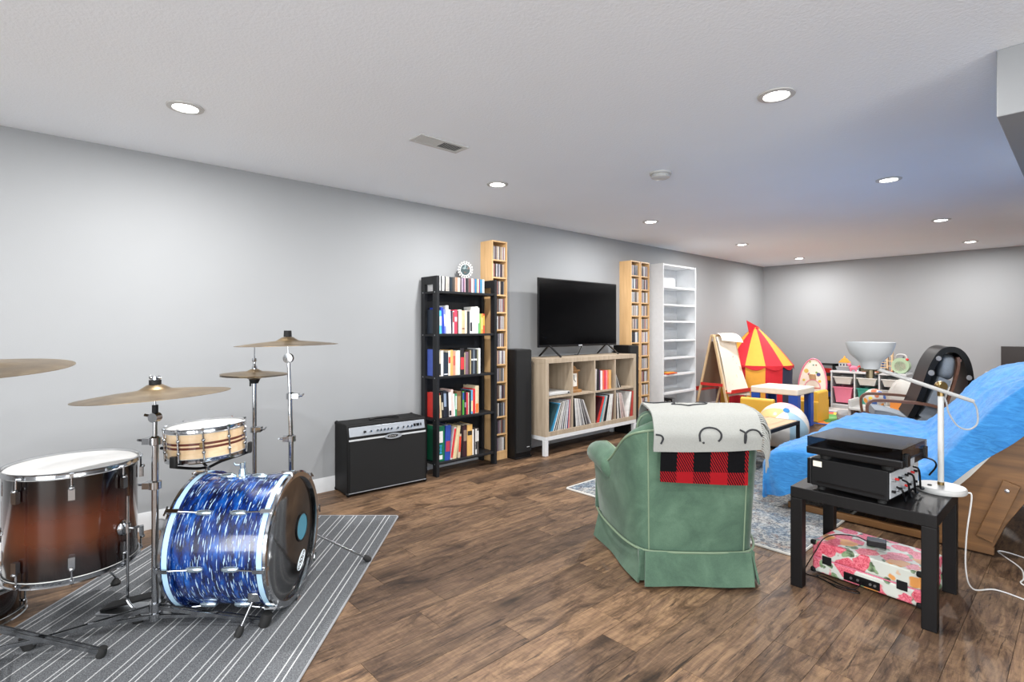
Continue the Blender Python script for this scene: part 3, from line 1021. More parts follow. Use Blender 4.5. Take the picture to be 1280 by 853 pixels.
def clamp(t, z, r, ang=0.0, name='height_clamp'):
    m = MB().lathe([(r + 0.001, z - 0.02), (r + 0.011, z - 0.016), (r + 0.011, z + 0.014), (r + 0.001, z + 0.018)], 16)
    c, s_ = math.cos(ang), math.sin(ang)
    m.box((0, 0, z), (0.03, 0.05, 0.026), Mz(ang) @ Matrix.Translation((r + 0.012, 0, 0)))
    g = m.build(name, M_CHROME, t)
    q = Vector(((r + 0.02) * c, (r + 0.02) * s_, z))
    d_ = Vector((c, s_, 0))
    MB().tube([q, q + d_ * 0.022, q + d_ * 0.026 + Vector((-s_, c, 0.3)) * 0.022], [0.005, 0.006, 0.005], 8).build('wing_nut', M_CHROME, g)
def cymbal_prof(r, bell, rise):
    top = [(0.006, rise), (bell * 0.45, rise * 0.95), (bell * 0.85, rise * 0.62), (bell, rise * 0.5), (r * 0.6, rise * 0.3), (r * 0.85, rise * 0.12), (r, 0.0)]
    return top + [(a, b - 0.0014) for a, b in reversed(top)]
def cymbal(label, loc, r, bell, rise, tilt, tdir, hats=False):
    t = thing('cymbal', label, 'cymbal', loc, 0)
    o = MB().lathe(cymbal_prof(r, bell, rise), 72, closed=True).build('bronze_disc', M_BRONZE, t, 50)
    t.rotation_euler = (Matrix.Rotation(tilt, 4, Vector((-math.sin(tdir), math.cos(tdir), 0)))).to_euler()
    return t

# crash stand left of the blue drum
st = thing('cymbal_stand', 'chrome cymbal stand in front of the blue bass drum', 'cymbal stand', kit(-1.534, 2.28), YAW)
tripod(st, [(R_(2), 0.47), (R_(200), 0.44), (R_(105), 0.40)], 0.045, 0.085, 0.02)
MB().cyl((0, 0, 0.05), (0, 0, 0.80), 0.0135, n=16).build('lower_tube', M_CHROME, st)
m = MB().cyl((0, 0, 0.80), (0, 0, 0.905), 0.009, n=14)
m.cyl((0, 0, 0.93), (0, 0, 1.094), 0.004)
m.build('upper_tube', M_CHROME, st)
clamp(st, 0.625, 0.0135, PI, 'memory_lock')
clamp(st, 0.815, 0.0135, PI)
m = MB().lathe([(0.0005, -0.018), (0.02, -0.018), (0.02, 0.018), (0.0005, 0.018)], 16, Matrix.Translation((0, 0, 0.915)) @ Matrix.Rotation(PI / 2, 4, 'X'))
m.tube([(0, 0, 0.915), (-0.03, 0, 0.922), (-0.045, 0, 0.925)], 0.006, 8)
m.build('tilter', M_CHROME, st)
MB().lathe([(0.005, 0.935), (0.012, 0.935), (0.012, 0.968), (0.005, 0.968)], 14, closed=True).build('sleeve', M_BLACKM, st)
m = MB().lathe([(0.0045, 1.055), (0.023, 1.055), (0.023, 1.076), (0.0045, 1.076)], 18, closed=True)
g = m.build('felt_washer', M_BLACKM, st)
m = MB().cyl((0, 0, 1.076), (0, 0, 1.09), 0.012)
for sgn in (-1, 1):
    m.ball((sgn * 0.018, 0, 1.086), (0.010, 0.004, 0.008), 8, 6)
m.build('wing_nut', M_CHROME, g)
cymbal('large tarnished bronze crash cymbal on the stand before the blue drum', kit(-1.534, 2.28, 1.010), 0.288, 0.064, 0.048, R_(3.2), YAW + PI)

# ride stand behind the blue drum
st = thing('cymbal_stand', 'tall chrome cymbal stand behind the blue bass drum', 'cymbal stand', kit(-1.20, 2.88), YAW)
tripod(st, [(R_(100), 0.24), (R_(190), 0.26), (R_(300), 0.16)], 0.10, 0.34)
MB().cyl((0, 0, 0.08), (0, 0, 0.70), 0.0135, n=16).build('lower_tube', M_CHROME, st)
m = MB().cyl((0, 0, 0.70), (-0.006, 0, 0.93), 0.0115, n=14)
m.cyl((-0.006, 0, 0.93), (-0.014, 0, 1.125), 0.009, n=14)
m.cyl((-0.016, 0, 1.14), (-0.018, 0, 1.285), 0.004)
m.build('upper_tube', M_CHROME, st)
clamp(st, 0.70, 0.0135, R_(200))
clamp(st, 0.93, 0.0135, R_(10))
MB().lathe([(0.0005, -0.014), (0.026, -0.012), (0.026, 0.012), (0.0005, 0.014)], 18, Matrix.Translation((-0.014, 0, 1.135)) @ Matrix.Rotation(PI / 2, 4, 'X')).build('tilter', M_CHROME2, st)
MB().lathe([(0.0045, 1.252), (0.021, 1.252), (0.019, 1.285), (0.0045, 1.285)], 16, Matrix.Translation((-0.018, 0, 0)), closed=True).build('felt_washer', M_BLACKM, st)
cymbal('bronze ride cymbal on the tallest stand, right of the hi-hat', kit(-1.218, 2.88, 1.207), 0.262, 0.06, 0.045, R_(1.2), YAW + PI)

# hi-hat
st = thing('hi_hat_stand', 'chrome hi-hat stand behind the maple snare drum', 'cymbal stand', kit(-1.52, 3.13), YAW)
tripod(st, [(R_(20), 0.27), (R_(150), 0.27), (R_(270), 0.27)], 0.10, 0.30)
MB().cyl((0, 0, 0.05), (0, 0, 0.995), 0.0125, n=14).build('lower_tube', M_CHROME, st)
MB().cyl((0, 0, 0.995), (0, 0, 1.20), 0.0035, n=8).build('pull_rod', M_CHROME, st)
clamp(st, 0.70, 0.0125, R_(10))
m = MB().lathe([(0.0005, 0.97), (0.02, 0.972), (0.03, 0.993), (0.03, 1.002), (0.0005, 1.002)], 18)
m.cyl((-0.024, 0, 0.955), (-0.024, 0, 0.99), 0.005)
m.build('cymbal_seat', M_BLACKM, st)
MB().lathe([(0.0005, 1.055), (0.014, 1.055), (0.014, 1.07), (0.008, 1.078), (0.009, 1.10), (0.014, 1.105), (0.012, 1.12), (0.0005, 1.12)], 14).build('clutch', M_CHROME, st)
MB().prism([(-0.02, 0.015), (-0.02, 0.024), (0.22, 0.07), (0.22, 0.06)], -0.035, 0.035, 'y', Mz(R_(-90))).build('footboard', M_STEEL, st, bevel=0.003)
cymbal('lower bronze hi-hat cymbal, turned upside down', kit(-1.52, 3.13, 1.020), 0.182, 0.045, 0.03, PI, YAW)
cymbal('upper bronze hi-hat cymbal of the pair on the hi-hat stand', kit(-1.52, 3.13, 1.028), 0.182, 0.045, 0.03, 0.02, YAW)

# stand at the left edge of the picture, cymbal half out of frame
st = thing('cymbal_stand', 'chrome cymbal stand at the left edge with splayed legs on the rug', 'cymbal stand', kit(-2.06, 2.0), YAW)
tripod(st, [(R_(10), 0.46), (R_(-35), 0.42), (R_(180), 0.35)], 0.05, 0.17, 0.014)
MB().cyl((0, 0, 0.04), (0, 0, 0.85), 0.0135, n=16).build('lower_tube', M_CHROME, st)
m = MB().cyl((0, 0, 0.85), (0, 0, 1.06), 0.010, n=14)
m.cyl((0, 0, 1.06), (0, 0, 1.20), 0.004)
m.build('upper_tube', M_CHROME, st)
clamp(st, 0.85, 0.0135, R_(150))
clamp(st, 1.02, 0.010, R_(-5), 'tilter')
cymbal('bronze cymbal cut by the left edge of the picture', kit(-2.045, 2.0, 1.142), 0.31, 0.06, 0.045, R_(4.5), YAW + R_(-80))

# maple snare on its basket stand
SX = (-1.585, 2.76)
sn = thing('snare_drum', 'pale maple snare drum with two dark inlay bands on a basket stand', 'drum', kit(SX[0], SX[1], 0.638), YAW)
drum(sn, 0.178, 0.012, 0.152, M_MAPLE, 10, lug='tube', a0=R_(-100))
for zz in (0.072, 0.092):
    MB().lathe([(0.1785, zz - 0.006), (0.1788, zz + 0.006)], 64).build('inlay_band', M_STRIPE, sn)
a = R_(-66)
MB().lathe([(0.0005, 0), (0.013, 0), (0.013, 0.002), (0.0005, 0.002)], 18, Matrix.Translation((0.179 * math.cos(a), 0.179 * math.sin(a), 0.085)) @ Mz(a) @ Matrix.Rotation(PI / 2, 4, 'Y')).build('round_badge', M_BRASS, sn)
m = MB()
a = R_(192)
m.box((0.19, 0, 0.08), (0.02, 0.03, 0.075), Mz(a)); m.box((0.21, 0, 0.10), (0.03, 0.05, 0.014), Mz(a)); m.cyl(Mz(a) @ Vector((0.2, -0.03, 0.06)), Mz(a) @ Vector((0.2, 0.03, 0.06)), 0.008)
m.build('strainer', M_CHROME, sn)
sn.rotation_euler = (R_(0.6), R_(-2.5), YAW)
ss = thing('snare_stand', 'chrome and black snare basket stand behind the blue drum', 'drum stand', kit(SX[0], SX[1]), YAW)
tripod(ss, [(R_(60), 0.24), (R_(180), 0.24), (R_(300), 0.20)], 0.09, 0.26)
MB().cyl((0, 0, 0.06), (0, 0, 0.58), 0.0125, n=14).build('tube', M_CHROME, ss)
for an, dz in ((-105, 0.0), (15, 0.018), (135, 0.0)):
    a = R_(an)
    c, s_ = math.cos(a), math.sin(a)
    m = MB().tube(smoothpath([(0.01 * c, 0.01 * s_, 0.575), (0.07 * c, 0.07 * s_, 0.585 + dz), (0.16 * c, 0.16 * s_, 0.612 + dz), (0.20 * c, 0.20 * s_, 0.626 + dz)], 4), 0.007, 8)
    g = m.build('basket_arm', M_BLACKM, ss)
    MB().box((0.202, 0, 0.648 + dz), (0.018, 0.034, 0.055), Mz(a)).build('rubber_grip', M_RUBBER, g, bevel=0.004)
# ------------------------------------------------------------------ guitar amplifier (front faces +X)
am = thing('guitar_amplifier', 'black guitar amplifier with a silver control panel against the wall', 'amplifier', (0.165, 2.16, 0), R_(-3.5))
AW, AH, AD = 0.345, 0.55, 0.13                       # half width (y), height, half depth (x)
prof = [(-AD, 0.012), (AD, 0.012), (AD, 0.44), (AD - 0.02, AH - 0.01), (AD - 0.03, AH), (-AD, AH)]
MB().prism(prof, -AW, AW, 'y').build('cabinet', M_TOLEX, am, 20, bevel=0.008)
MB().bx(AD - 0.004, AD + 0.004, -AW + 0.02, AW - 0.02, 0.03, 0.425).build('grille', M_GRILLE, am, bevel=0.003)
MB().bx(AD - 0.002, AD + 0.007, -AW + 0.012, AW - 0.012, 0.024, 0.029).build('piping', M_ALU, am)
MB().bx(AD - 0.002, AD + 0.005, -AW + 0.012, AW - 0.012, 0.425, 0.438).build('piping', M_LGREY, am)
slope = math.atan2(0.02, 0.10)
PM = Matrix.Translation((AD - 0.0095, 0, 0.492)) @ Matrix.Rotation(-slope, 4, 'Y')
pn = MB().box((0, 0, 0), (0.008, 2 * AW - 0.035, 0.072), PM).build('control_panel', M_ALU, am, bevel=0.003)
for k, y in enumerate((-0.205, -0.155, -0.10, -0.07, -0.04, -0.01, 0.02, 0.075, 0.125, 0.165, 0.20)):
    MB().lathe([(0.0005, 0.016), (0.0085, 0.015), (0.010, 0.0), (0.0005, 0)], 14, PM @ Matrix.Translation((0.004, y, -0.006)) @ Matrix.Rotation(PI / 2, 4, 'Y')).build('knob', M_BLACK if k == 0 else M_CHROME, pn)
m = MB()
for y, wd in ((0.232, 0.018), (0.262, 0.026), (0.29, 0.010)):
    m.box((0.006, y, 0.0), (0.006, wd, 0.022), PM)
m.build('switch', M_BLACK, pn)
ba = [(0.075 * math.cos(2 * PI * k / 24), 0.022 * math.sin(2 * PI * k / 24)) for k in range(24)]
g = MB().prism([(y + 0.035, z + 0.428) for y, z in ba], AD + 0.003, AD + 0.011, 'x').build('nameplate', M_ALU, am)
MB().prism([(y * 0.62 + 0.028, z * 0.55 + 0.430) for y, z in ba], AD + 0.0105, AD + 0.0125, 'x').build('dark_oval', M_BLACK, g)
m = MB()
for k in range(6):
    m.bar((AD + 0.013, -0.005 + k * 0.011, 0.424), (AD + 0.013, 0.001 + k * 0.011, 0.437), 0.002, 0.004, (1, 0, 0))
m.build('lettering', M_WHITEPL, g)
m = MB()
cor = MB().ball((0, 0, 0), (0.018, 0.018, 0.018), 10, 8).mesh('corner_cap', M_BLACK)
for x in (-AD + 0.012, AD - 0.012):
    for y in (-AW + 0.012, AW - 0.012):
        share('corner_cap', cor, am, (x, y, 0.018))
        if x < 0:
            share('corner_cap', cor, am, (x, y, AH - 0.012))
m = MB()
m.bx(-0.03, 0.03, -0.10, 0.14, AH, AH + 0.006)
g = m.build('handle_base', M_BLACK, am, bevel=0.003)
MB().tube(smoothpath([(0, -0.11, AH + 0.006), (0, -0.07, AH + 0.012), (0, 0.11, AH + 0.012), (0, 0.15, AH + 0.006)], 5), 0.010, 8).build('carry_handle', M_BLACK, g)

# ------------------------------------------------------------------ black ladder bookshelf
BY0, BY1 = 2.625, 3.315
bs = thing('bookshelf', 'open black bookshelf full of books beside the amplifier', 'bookshelf', (0, 0, 0))
SHZ = [1.625, 1.247, 0.872, 0.503, 0.120]             # tops of the five shelves
for y in (BY0, BY1):
    y1 = y + 0.028 if y == BY0 else y - 0.028
    ya, yb = min(y, y1), max(y, y1)
    s_ = MB()
    s_.bx(0.03, 0.088, ya, yb, 0, 1.755)
    g = s_.build('upright', M_SHELFBLK, bs, 0, bevel=0.002)
    g = MB().bx(0.215, 0.278, ya, yb, 0, 1.755).build('upright', M_SHELFBLK, bs, 0, bevel=0.002)
    MB().bx(0.088, 0.215, ya, yb, 1.685, 1.755).build('side_rail', M_SHELFBLK, bs, 0, bevel=0.002)
    bolts = MB()
    for z in SHZ:
        MB().bx(0.088, 0.215, ya + 0.004, yb - 0.004, z - 0.022, z - 0.004).build('side_rail', M_SHELFBLK, bs, 0)
        for x in (0.06, 0.246):
            q = ya if y == BY0 else yb
            bolts.cyl((x, q - 0.002, z - 0.012), (x, q + 0.002, z - 0.012), 0.006, n=10)
    bolts.build('bolts', M_STEEL, bs)
for z in SHZ:
    MB().bx(0.035, 0.270, BY0 + 0.028, BY1 - 0.028, z - 0.020, z).build('shelf', M_SHELFBLK, bs, 0, bevel=0.002)
for z in SHZ[:4]:
    MB().bx(0.032, 0.044, BY0 + 0.028, BY1 - 0.028, z - 0.20, z - 0.021).build('back_rail', M_SHELFBLK, bs, 0, bevel=0.002)

def book(label, x_spine, y, z, th, h, dp, color, lean=0.0, band=None, group=None, cat='book'):
    """spine towards +X, standing at y..y+th; lean tips its top towards +Y"""
    t = thing('book', label, cat, (x_spine, y, z + (th * math.sin(-lean) if lean < 0 else 0)), 0, group)
    t.rotation_euler = (-lean, 0, 0)
    c = 0.003
    m = MB()
    m.bx(-dp, 0, 0, c, 0, h); m.bx(-dp, 0, th - c, th, 0, h)
    sp = [(-0.002, c * 0.4), (0.0015, th * 0.2), (0.0025, th / 2), (0.0015, th * 0.8), (-0.002, th - c * 0.4)]
    m.prism(sp + [(-0.003, th - c), (-0.003, c)], 0, h, 'z')
    o = m.build('cover', M_TINT, t, 30)
    o.color = lin(color)
    o2 = MB().bx(-dp + 0.004, -0.003, c, th - c, 0.003, h - 0.004).build('pages', M_PAGES, t, 0)
    if band:
        bc_, z0, z1 = band
        b = MB().bx(0.0008, 0.0032, th * 0.12, th * 0.88, h * z0, h * z1).build('spine_title', M_TINT, o, 0)
        b.color = lin(bc_)
    return t
NAMES = {}
def row(specs, y0, z, which, x_spine=0.235, lean_end=None, kind='book'):
    y = y0
    for i, s_ in enumerate(specs):
        colr, word, th, h = s_[:4]
        lean = R_(s_[4]) if len(s_) > 4 else 0.0
        band = s_[5] if len(s_) > 5 else None
        dp = s_[6] if len(s_) > 6 else min(0.19, h * 0.72)
        gap = s_[7] if len(s_) > 7 else 0.001
        y += gap
        book('%s book, %s from left on the bookshelf\'s %s' % (word, ORD[i], which), x_spine, y, z + 0.0008, th, h, dp, colr, lean, band, 'books on the black bookshelf')
        y += th / math.cos(lean) if lean else th
YS = BY0 + 0.03
row([('#28303c', 'dark blue', 0.022, 0.215, 0, ('#7fb6d8', 0.1, 0.9)), ('#5fc0d0', 'cyan', 0.028, 0.205, 0, ('#d9e6e8', 0.35, 0.75)), ('#2440b0', 'tall blue', 0.028, 0.232, -4), ('#7583d6', 'periwinkle', 0.018, 0.215, -4, ('#dfe3f7', 0.3, 0.8)),
     ('#f0f2ee', 'tall white', 0.030, 0.25, -2), ('#d9d6ea', 'pale lilac', 0.022, 0.215, -2), ('#2d2a3a', 'black', 0.014, 0.205), ('#d8d3cf', 'off-white', 0.016, 0.205, 0, ('#a0343f', 0.5, 0.95)), ('#d93d58', 'crimson', 0.034, 0.215, 0, ('#f2b3bd', 0.5, 0.7)),
     ('#5a4038', 'slim brown', 0.014, 0.205), ('#e8ead9', 'ivory', 0.034, 0.217, 0, ('#ffffff', 0.1, 0.6)), ('#d9b48f', 'tan', 0.034, 0.210, 0, ('#7c5a42', 0.18, 0.24)), ('#e9dcc6', 'cream', 0.024, 0.212), ('#25272c', 'charcoal', 0.032, 0.205),
     ('#ececec', 'white', 0.030, 0.205, 0, ('#33343a', 0.1, 0.5)), ('#eee6e2', 'pale pink', 0.036, 0.215), ('#f2f2f0', 'tall narrow white', 0.028, 0.25), ('#dfe4da', 'grey-white', 0.016, 0.24, 0, ('#58a86a', 0.0, 0.4)),
     ('#86b45c', 'green', 0.018, 0.185), ('#e1a04b', 'orange', 0.022, 0.185, 0, ('#f2d77d', 0.2, 0.8)), ('#d7502e', 'orange-red', 0.022, 0.185, 0, ('#f0b04a', 0.4, 0.9))], YS, SHZ[1], 'second shelf')
row([('#4a5fb0', 'purple-blue', 0.022, 0.235, 0, ('#c9c0e0', 0.2, 0.5)), ('#c9c2b2', 'grey-beige', 0.018, 0.22, 0, ('#2a2a2a', 0.05, 0.5)), ('#e6e6ea', 'white', 0.026, 0.225), ('#1f2c3c', 'wide navy', 0.052, 0.205, 0, ('#e8e8ee', 0.05, 0.09)), ('#e7dccb', 'cream and red', 0.022, 0.222, 0, ('#c8413e', 0.5, 0.75)),
     ('#e0b069', 'golden tan', 0.028, 0.228), ('#d79b80', 'salmon', 0.026, 0.218, 0, ('#c4604e', 0.4, 0.8)), ('#dfd8c9', 'beige', 0.018, 0.215), ('#d3dcd2', 'pale grey', 0.032, 0.222), ('#1c1a1d', 'black with a red lower spine', 0.046, 0.24, 0, ('#e03a40', 0.2, 0.66)), ('#a79a78', 'slim olive', 0.012, 0.20),
     ('#7d6270', 'mauve', 0.034, 0.205), ('#4a3c2c', 'dark brown', 0.018, 0.22), ('#b7a67f', 'tan-grey', 0.012, 0.22), ('#23262c', 'black', 0.020, 0.225, 0, ('#dfe6ea', 0.55, 0.62)), ('#5b6670', 'slate', 0.024, 0.225, 0, ('#e8eef0', 0.55, 0.62)), ('#1d2024', 'jet black', 0.022, 0.225, 0, ('#eef2f2', 0.55, 0.62)), ('#8b8a70', 'olive grey', 0.016, 0.225),
     ('#e3e6ea', 'tall white', 0.024, 0.235)], YS, SHZ[2], 'third shelf')
row([('#c8322c', 'red', 0.030, 0.22, 0, ('#8a1f20', 0.2, 0.5)), ('#e0cfa6', 'cream', 0.020, 0.20, -3), ('#1b1c20', 'black', 0.020, 0.225, -3, ('#c9c2ae', 0.3, 0.6)), ('#18202e', 'navy-black', 0.034, 0.235, -2, ('#8fa0b8', 0.4, 0.9)), ('#14161c', 'jet black', 0.022, 0.225, -2),
     ('#eceaea', 'white', 0.026, 0.215, -2, ('#2a2a2e', 0.05, 0.25)), ('#e6c9c4', 'pale pink', 0.024, 0.24, -2), ('#f0eff0', 'slim white', 0.014, 0.20, -2), ('#3a9a6a', 'green', 0.018, 0.20, 0, ('#d8efe0', 0.3, 0.9)), ('#7a5a3c', 'wide brown', 0.046, 0.22, 0, ('#a38358', 0.2, 0.8)),
     ('#15161a', 'black', 0.014, 0.235), ('#4f9e3e', 'green and blue', 0.020, 0.215, 0, ('#2d4fa0', 0.65, 0.95)), ('#1a1a1e', 'slim black', 0.022, 0.225, 0, ('#9a8a98', 0.3, 0.5)), ('#c73648', 'red', 0.020, 0.20), ('#cfc4b0', 'grey-cream', 0.012, 0.20), ('#18191c', 'black', 0.020, 0.215),
     ('#6aa7c8', 'sky blue and cream', 0.022, 0.22, 0, ('#eadfae', 0.1, 0.55)), ('#d8232b', 'bright red', 0.026, 0.228), ('#d4c4a4', 'tall beige with an orange foot', 0.042, 0.255, 0, ('#e87b3c', 0.02, 0.35))], YS, SHZ[3], 'fourth shelf')
bb = row([('#0e6a4a', 'wide green binder-like', 0.082, 0.31, 0, ('#0e6a4a', 0.01, 0.02), 0.20), ('#2a48a0', 'blue and red', 0.058, 0.31, 2, ('#b03a50', 0.25, 0.55), 0.20), ('#d8d0cc', 'leaning white and red', 0.026, 0.29, 9, ('#cf3138', 0.05, 0.95)), ('#d9c79d', 'leaning cream', 0.040, 0.30, 10), ('#d0bca2', 'short cream and red', 0.026, 0.215, 4, ('#d8452e', 0.25, 0.9), 0.14, 0.018),
     ('#241418', 'black-brown', 0.020, 0.28, 0, None, 0.19, 0.012), ('#3a1c22', 'maroon', 0.044, 0.285, 0, ('#8f7a6a', 0.5, 0.85)), ('#d8ac66', 'wide golden', 0.062, 0.285, 0, ('#2a2420', 0.66, 0.8)), ('#e4e2de', 'slim white', 0.016, 0.235), ('#3c3436', 'dark grey', 0.016, 0.24), ('#dcdad6', 'pale grey', 0.018, 0.235, 0, ('#2c2c30', 0.2, 0.5)), ('#55504c', 'brown-grey', 0.020, 0.24, 0, ('#e6e4e0', 0.5, 0.9))], YS, SHZ[4], 'bottom shelf')
# labels on the binder's back
binder = [o for o in bpy.data.objects if o.name.startswith('book') and o.get('label', '').startswith('wide green binder')][0]
for nm, c, a, b, z0, z1 in (('paper_label', '#e4e0dc', 0.022, 0.060, 0.165, 0.265), ('blue_lettering', '#3fa0e0', 0.026, 0.050, 0.07, 0.145), ('number_label', '#e4e8e6', 0.022, 0.056, 0.018, 0.055)):
    q = MB()
    if nm == 'blue_lettering':
        for k in range(7):
            q.bx(0.0022, 0.0042, a + (k % 3) * 0.004, b - ((k * 2) % 3) * 0.003, z0 + k * 0.011, z0 + k * 0.011 + 0.007)
    else:
        q.bx(0.0022, 0.0042, a, b, z0, z1)
    g = q.build(nm, M_TINT, binder, 0)
    g.color = lin(c)

# ------------------------------------------------------------------ disc cases
def case_mesh(th=0.0102):
    m = MB()
    m.bx(-0.148, 0, 0, th, 0, 0.130)
    m.bx(0, 0.0012, 0.0012, th - 0.0012, 0.006, 0.124)
    return m.mesh('disc_case', M_CASE, 0)
ME_CASE = case_mesh()
CASECOL = ['#8d8a88', '#d8d8da', '#2c2c30', '#e6e4e2', '#b6b0aa', '#4a4444', '#6e5850', '#c9b49c', '#35363c', '#9a9298', '#e2dcd4', '#5c6a74', '#7c6a76', '#a06a62', '#d0d4d8', '#1f2024']
ndisc = [0]
stuff_case = []
def disc(x, y, z, c, label, group, lean=0.0, scale=1.0):
    if ndisc[0] >= 300:
        stuff_case.append((x, y, z, c))
        return
    o = share('disc_case', ME_CASE, None, (x, y, z), (lean, 0, 0))
    o.color = lin(c)
    tag(o, label, 'disc case', group)
    ndisc[0] += 1
def tone(c):
    r, g, b = (int(c[k:k + 2], 16) for k in (1, 3, 5))
    mx, mn = max(r, g, b), min(r, g, b)
    if mx - mn < 34:
        return 'black' if mx < 70 else ('grey' if mx < 190 else 'white')
    if b == mx:
        return 'blue' if r < b - 40 else 'purple'
    if mx - g < 45:
        return 'tan'
    return 'pink' if b > 120 else 'brown'
topc = ['#dcdcdc', '#c9ccd0', '#e8e8e8', '#2e3036', '#f0f0f0', '#e4e6e8', '#2a2a2c', '#d2c8be', '#b9b4ae', '#c0bcb8', '#222830', '#2f3a44', '#39393c', '#504c4a', '#6a6058', '#c9a48c', '#b98a74', '#efe2c8', '#e8dcc4', '#7a7276', '#8b8088', '#b4a4bc', '#5b3a58', '#e6b4c4', '#26282c', '#30343a', '#6b5a58', '#8a5a60', '#7a4a50', '#e9e4da', '#f0eee8', '#c08a90', '#3c8cb8', '#3a86b0', '#d2b48a', '#e4dccc', '#8c2c64', '#4ca0c4', '#3e8cb4', '#dce8e4', '#e4e8e2']
wn = ['white', 'grey', 'dark', 'coloured']
y = YS + 0.004
cy = 0
for i, c in enumerate(topc):
    disc(0.235, y, SHZ[0] + 0.001, c, '%s disc case, %s from left on top of the black bookshelf' % (tone(c), ORD[i]), 'disc cases on top of the black bookshelf')
    y += 0.0131

# ------------------------------------------------------------------ birch towers
TW, TH, TDp = 0.198, 2.155, 0.18
def tower(y0, label, first, cells_filled, lab2, grp):
    t = thing('disc_tower', label, 'shelf', (0, y0, 0))
    s_ = 0.013
    MB().bx(0.0, TDp, 0, s_, 0, TH).build('side_panel', M_BIRCH, t, 0, bevel=0.001)
    MB().bx(0.0, TDp, TW - s_, TW, 0, TH).build('side_panel', M_BIRCH, t, 0, bevel=0.001)
    MB().bx(0.0, 0.006, s_, TW - s_, 0.04, TH).build('back_panel', M_BIRCH, t, 0)
    MB().bx(0.006, TDp, s_, TW - s_, TH - 0.014, TH).build('top_panel', M_BIRCH, t, 0)
    MB().bx(TDp - 0.02, TDp - 0.004, s_, TW - s_, 0.0, 0.07).build('plinth', M_BIRCH, t, 0)
    sh = MB().bx(0.006, TDp, s_, TW - s_, -0.014, 0.0).mesh('shelf', M_BIRCH, 0)
    pitch = (TH - 0.014 - 0.085) / 12
    for k in range(12):
        share('shelf', sh, t, (0, 0, 0.085 + k * pitch))
    rr = random.Random(first)
    for k in range(11, -1, -1):
        if k not in cells_filled:
            continue
        nn = 0
        y = y0 + s_ + 0.004
        lim = y0 + TW - s_ - 0.012 - rr.random() * 0.02
        while y < lim:
            cc = rr.choice(CASECOL)
            disc(TDp - 0.008 - rr.random() * 0.006, y, 0.085 + k * pitch + 0.0006, cc, '%s disc case, %s from left, %s compartment down in the %s' % (tone(cc), ORD[nn], ORD[11 - k], lab2), grp)
            nn += 1
            y += 0.0108 + rr.random() * 0.0012
    return t
tower(3.337, 'tall pale birch disc tower right behind the black bookshelf', 1, range(12), 'tower beside the bookshelf', 'disc cases in the tower beside the black bookshelf')
tower(5.642, 'tall birch disc tower partly hidden by television and speaker', 2, range(5, 12), 'tower beside the television', 'disc cases in the tower beside the television')
tower(5.858, 'tall birch disc tower beside the white bookcase', 3, range(0, 12), 'tower beside the white bookcase', 'disc cases in the tower next to the white bookcase')
if stuff_case:
    m = MB()
    mats_ = []
    cs = sorted(set(c for *_, c in stuff_case))
    mats_ = [plain('case_tone', c, 0.3, coat=0.3) for c in cs]
    for x, y, z, c in stuff_case:
        m.m = cs.index(c)
        m.bx(x - 0.148, x, y, y + 0.0102, z, z + 0.130)
        m.bx(x, x + 0.0012, y + 0.0012, y + 0.009, z + 0.006, z + 0.124)
    o = m.build('disc_cases', mats_, None, 0)
    tag(o, 'rows of disc cases in the lower compartments of the birch towers', 'disc cases')
    o['kind'] = 'stuff'

# oval photo frame on top of the discs
pf = thing('photo_frame', 'oval white beaded photo frame standing on the disc cases', 'photo frame', (0.135, 3.045, SHZ[0] + 0.1315), R_(-38))
FM = Matrix.Translation((0, 0, 0.088)) @ Matrix.Rotation(R_(-8), 4, 'Y') @ Matrix.Rotation(PI / 2, 4, 'Z') @ Matrix.Rotation(PI / 2, 4, 'X') @ Matrix.Diagonal((0.85, 1, 1, 1))
MB().lathe([(0.052, -0.004), (0.076, -0.004), (0.076, 0.004), (0.064, 0.008), (0.052, 0.006)], 40, FM, closed=True).build('frame', M_WHITEPL, pf)
bead = MB()
for k in range(18):
    a = 2 * PI * k / 18
    bead.ball((0.079 * math.cos(a), 0.079 * math.sin(a), 0.003), (0.0085, 0.0085, 0.006), 8, 6, FM)
bead.build('beading', M_WHITEPL, pf)
bead = MB()
for k in range(18):
    a = 2 * PI * (k + 0.5) / 18
    bead.ball((0.066 * math.cos(a), 0.066 * math.sin(a), 0.008), (0.0065, 0.0065, 0.003), 6, 4, FM)
bead.build('dark_dots', M_BLACKM, pf)
MB().lathe([(0.0005, 0.002), (0.052, 0.002)], 32, FM).build('photograph', artpaper('faded_photo', '#37474a', ['#a08a78', '#8fa0a2', '#6a4a3c'], 22.0, 0.6), pf)
MB().bar((-0.05, 0, -0.088 + 0.0895), (-0.012, 0, 0.09), 0.03, 0.003, (0, 1, 0)).build('easel_back', M_BLACKM, pf)

# ------------------------------------------------------------------ floor speakers
def speaker(y0, y1, h, label):
    t = thing('floor_speaker', label, 'loudspeaker', (0.175, (y0 + y1) / 2, 0), 0, 'tall floor speakers')
    hw = (y1 - y0) / 2
    MB().bx(-0.125, 0.105, -hw, hw, 0.012, h).build('cabinet', M_ASH, t, 0, bevel=0.004)
    MB().bx(0.105, 0.125, -hw + 0.004, hw - 0.004, 0.06, h - 0.006).build('grille', M_GRILLE, t, 0, bevel=0.005)
    MB().bx(-0.12, 0.118, -hw - 0.004, hw + 0.004, 0, 0.014).build('plinth', M_ASH, t, 0, bevel=0.003)
    MB().bx(0.1245, 0.1262, 0.035, 0.072, 0.105, 0.112).build('nameplate', M_LGREY, t, 0)
speaker(3.548, 3.762, 1.083, 'tall black floor speaker left of the cube shelf')
speaker(5.448, 5.632, 1.083, 'tall black floor speaker half hidden right of the cube shelf')

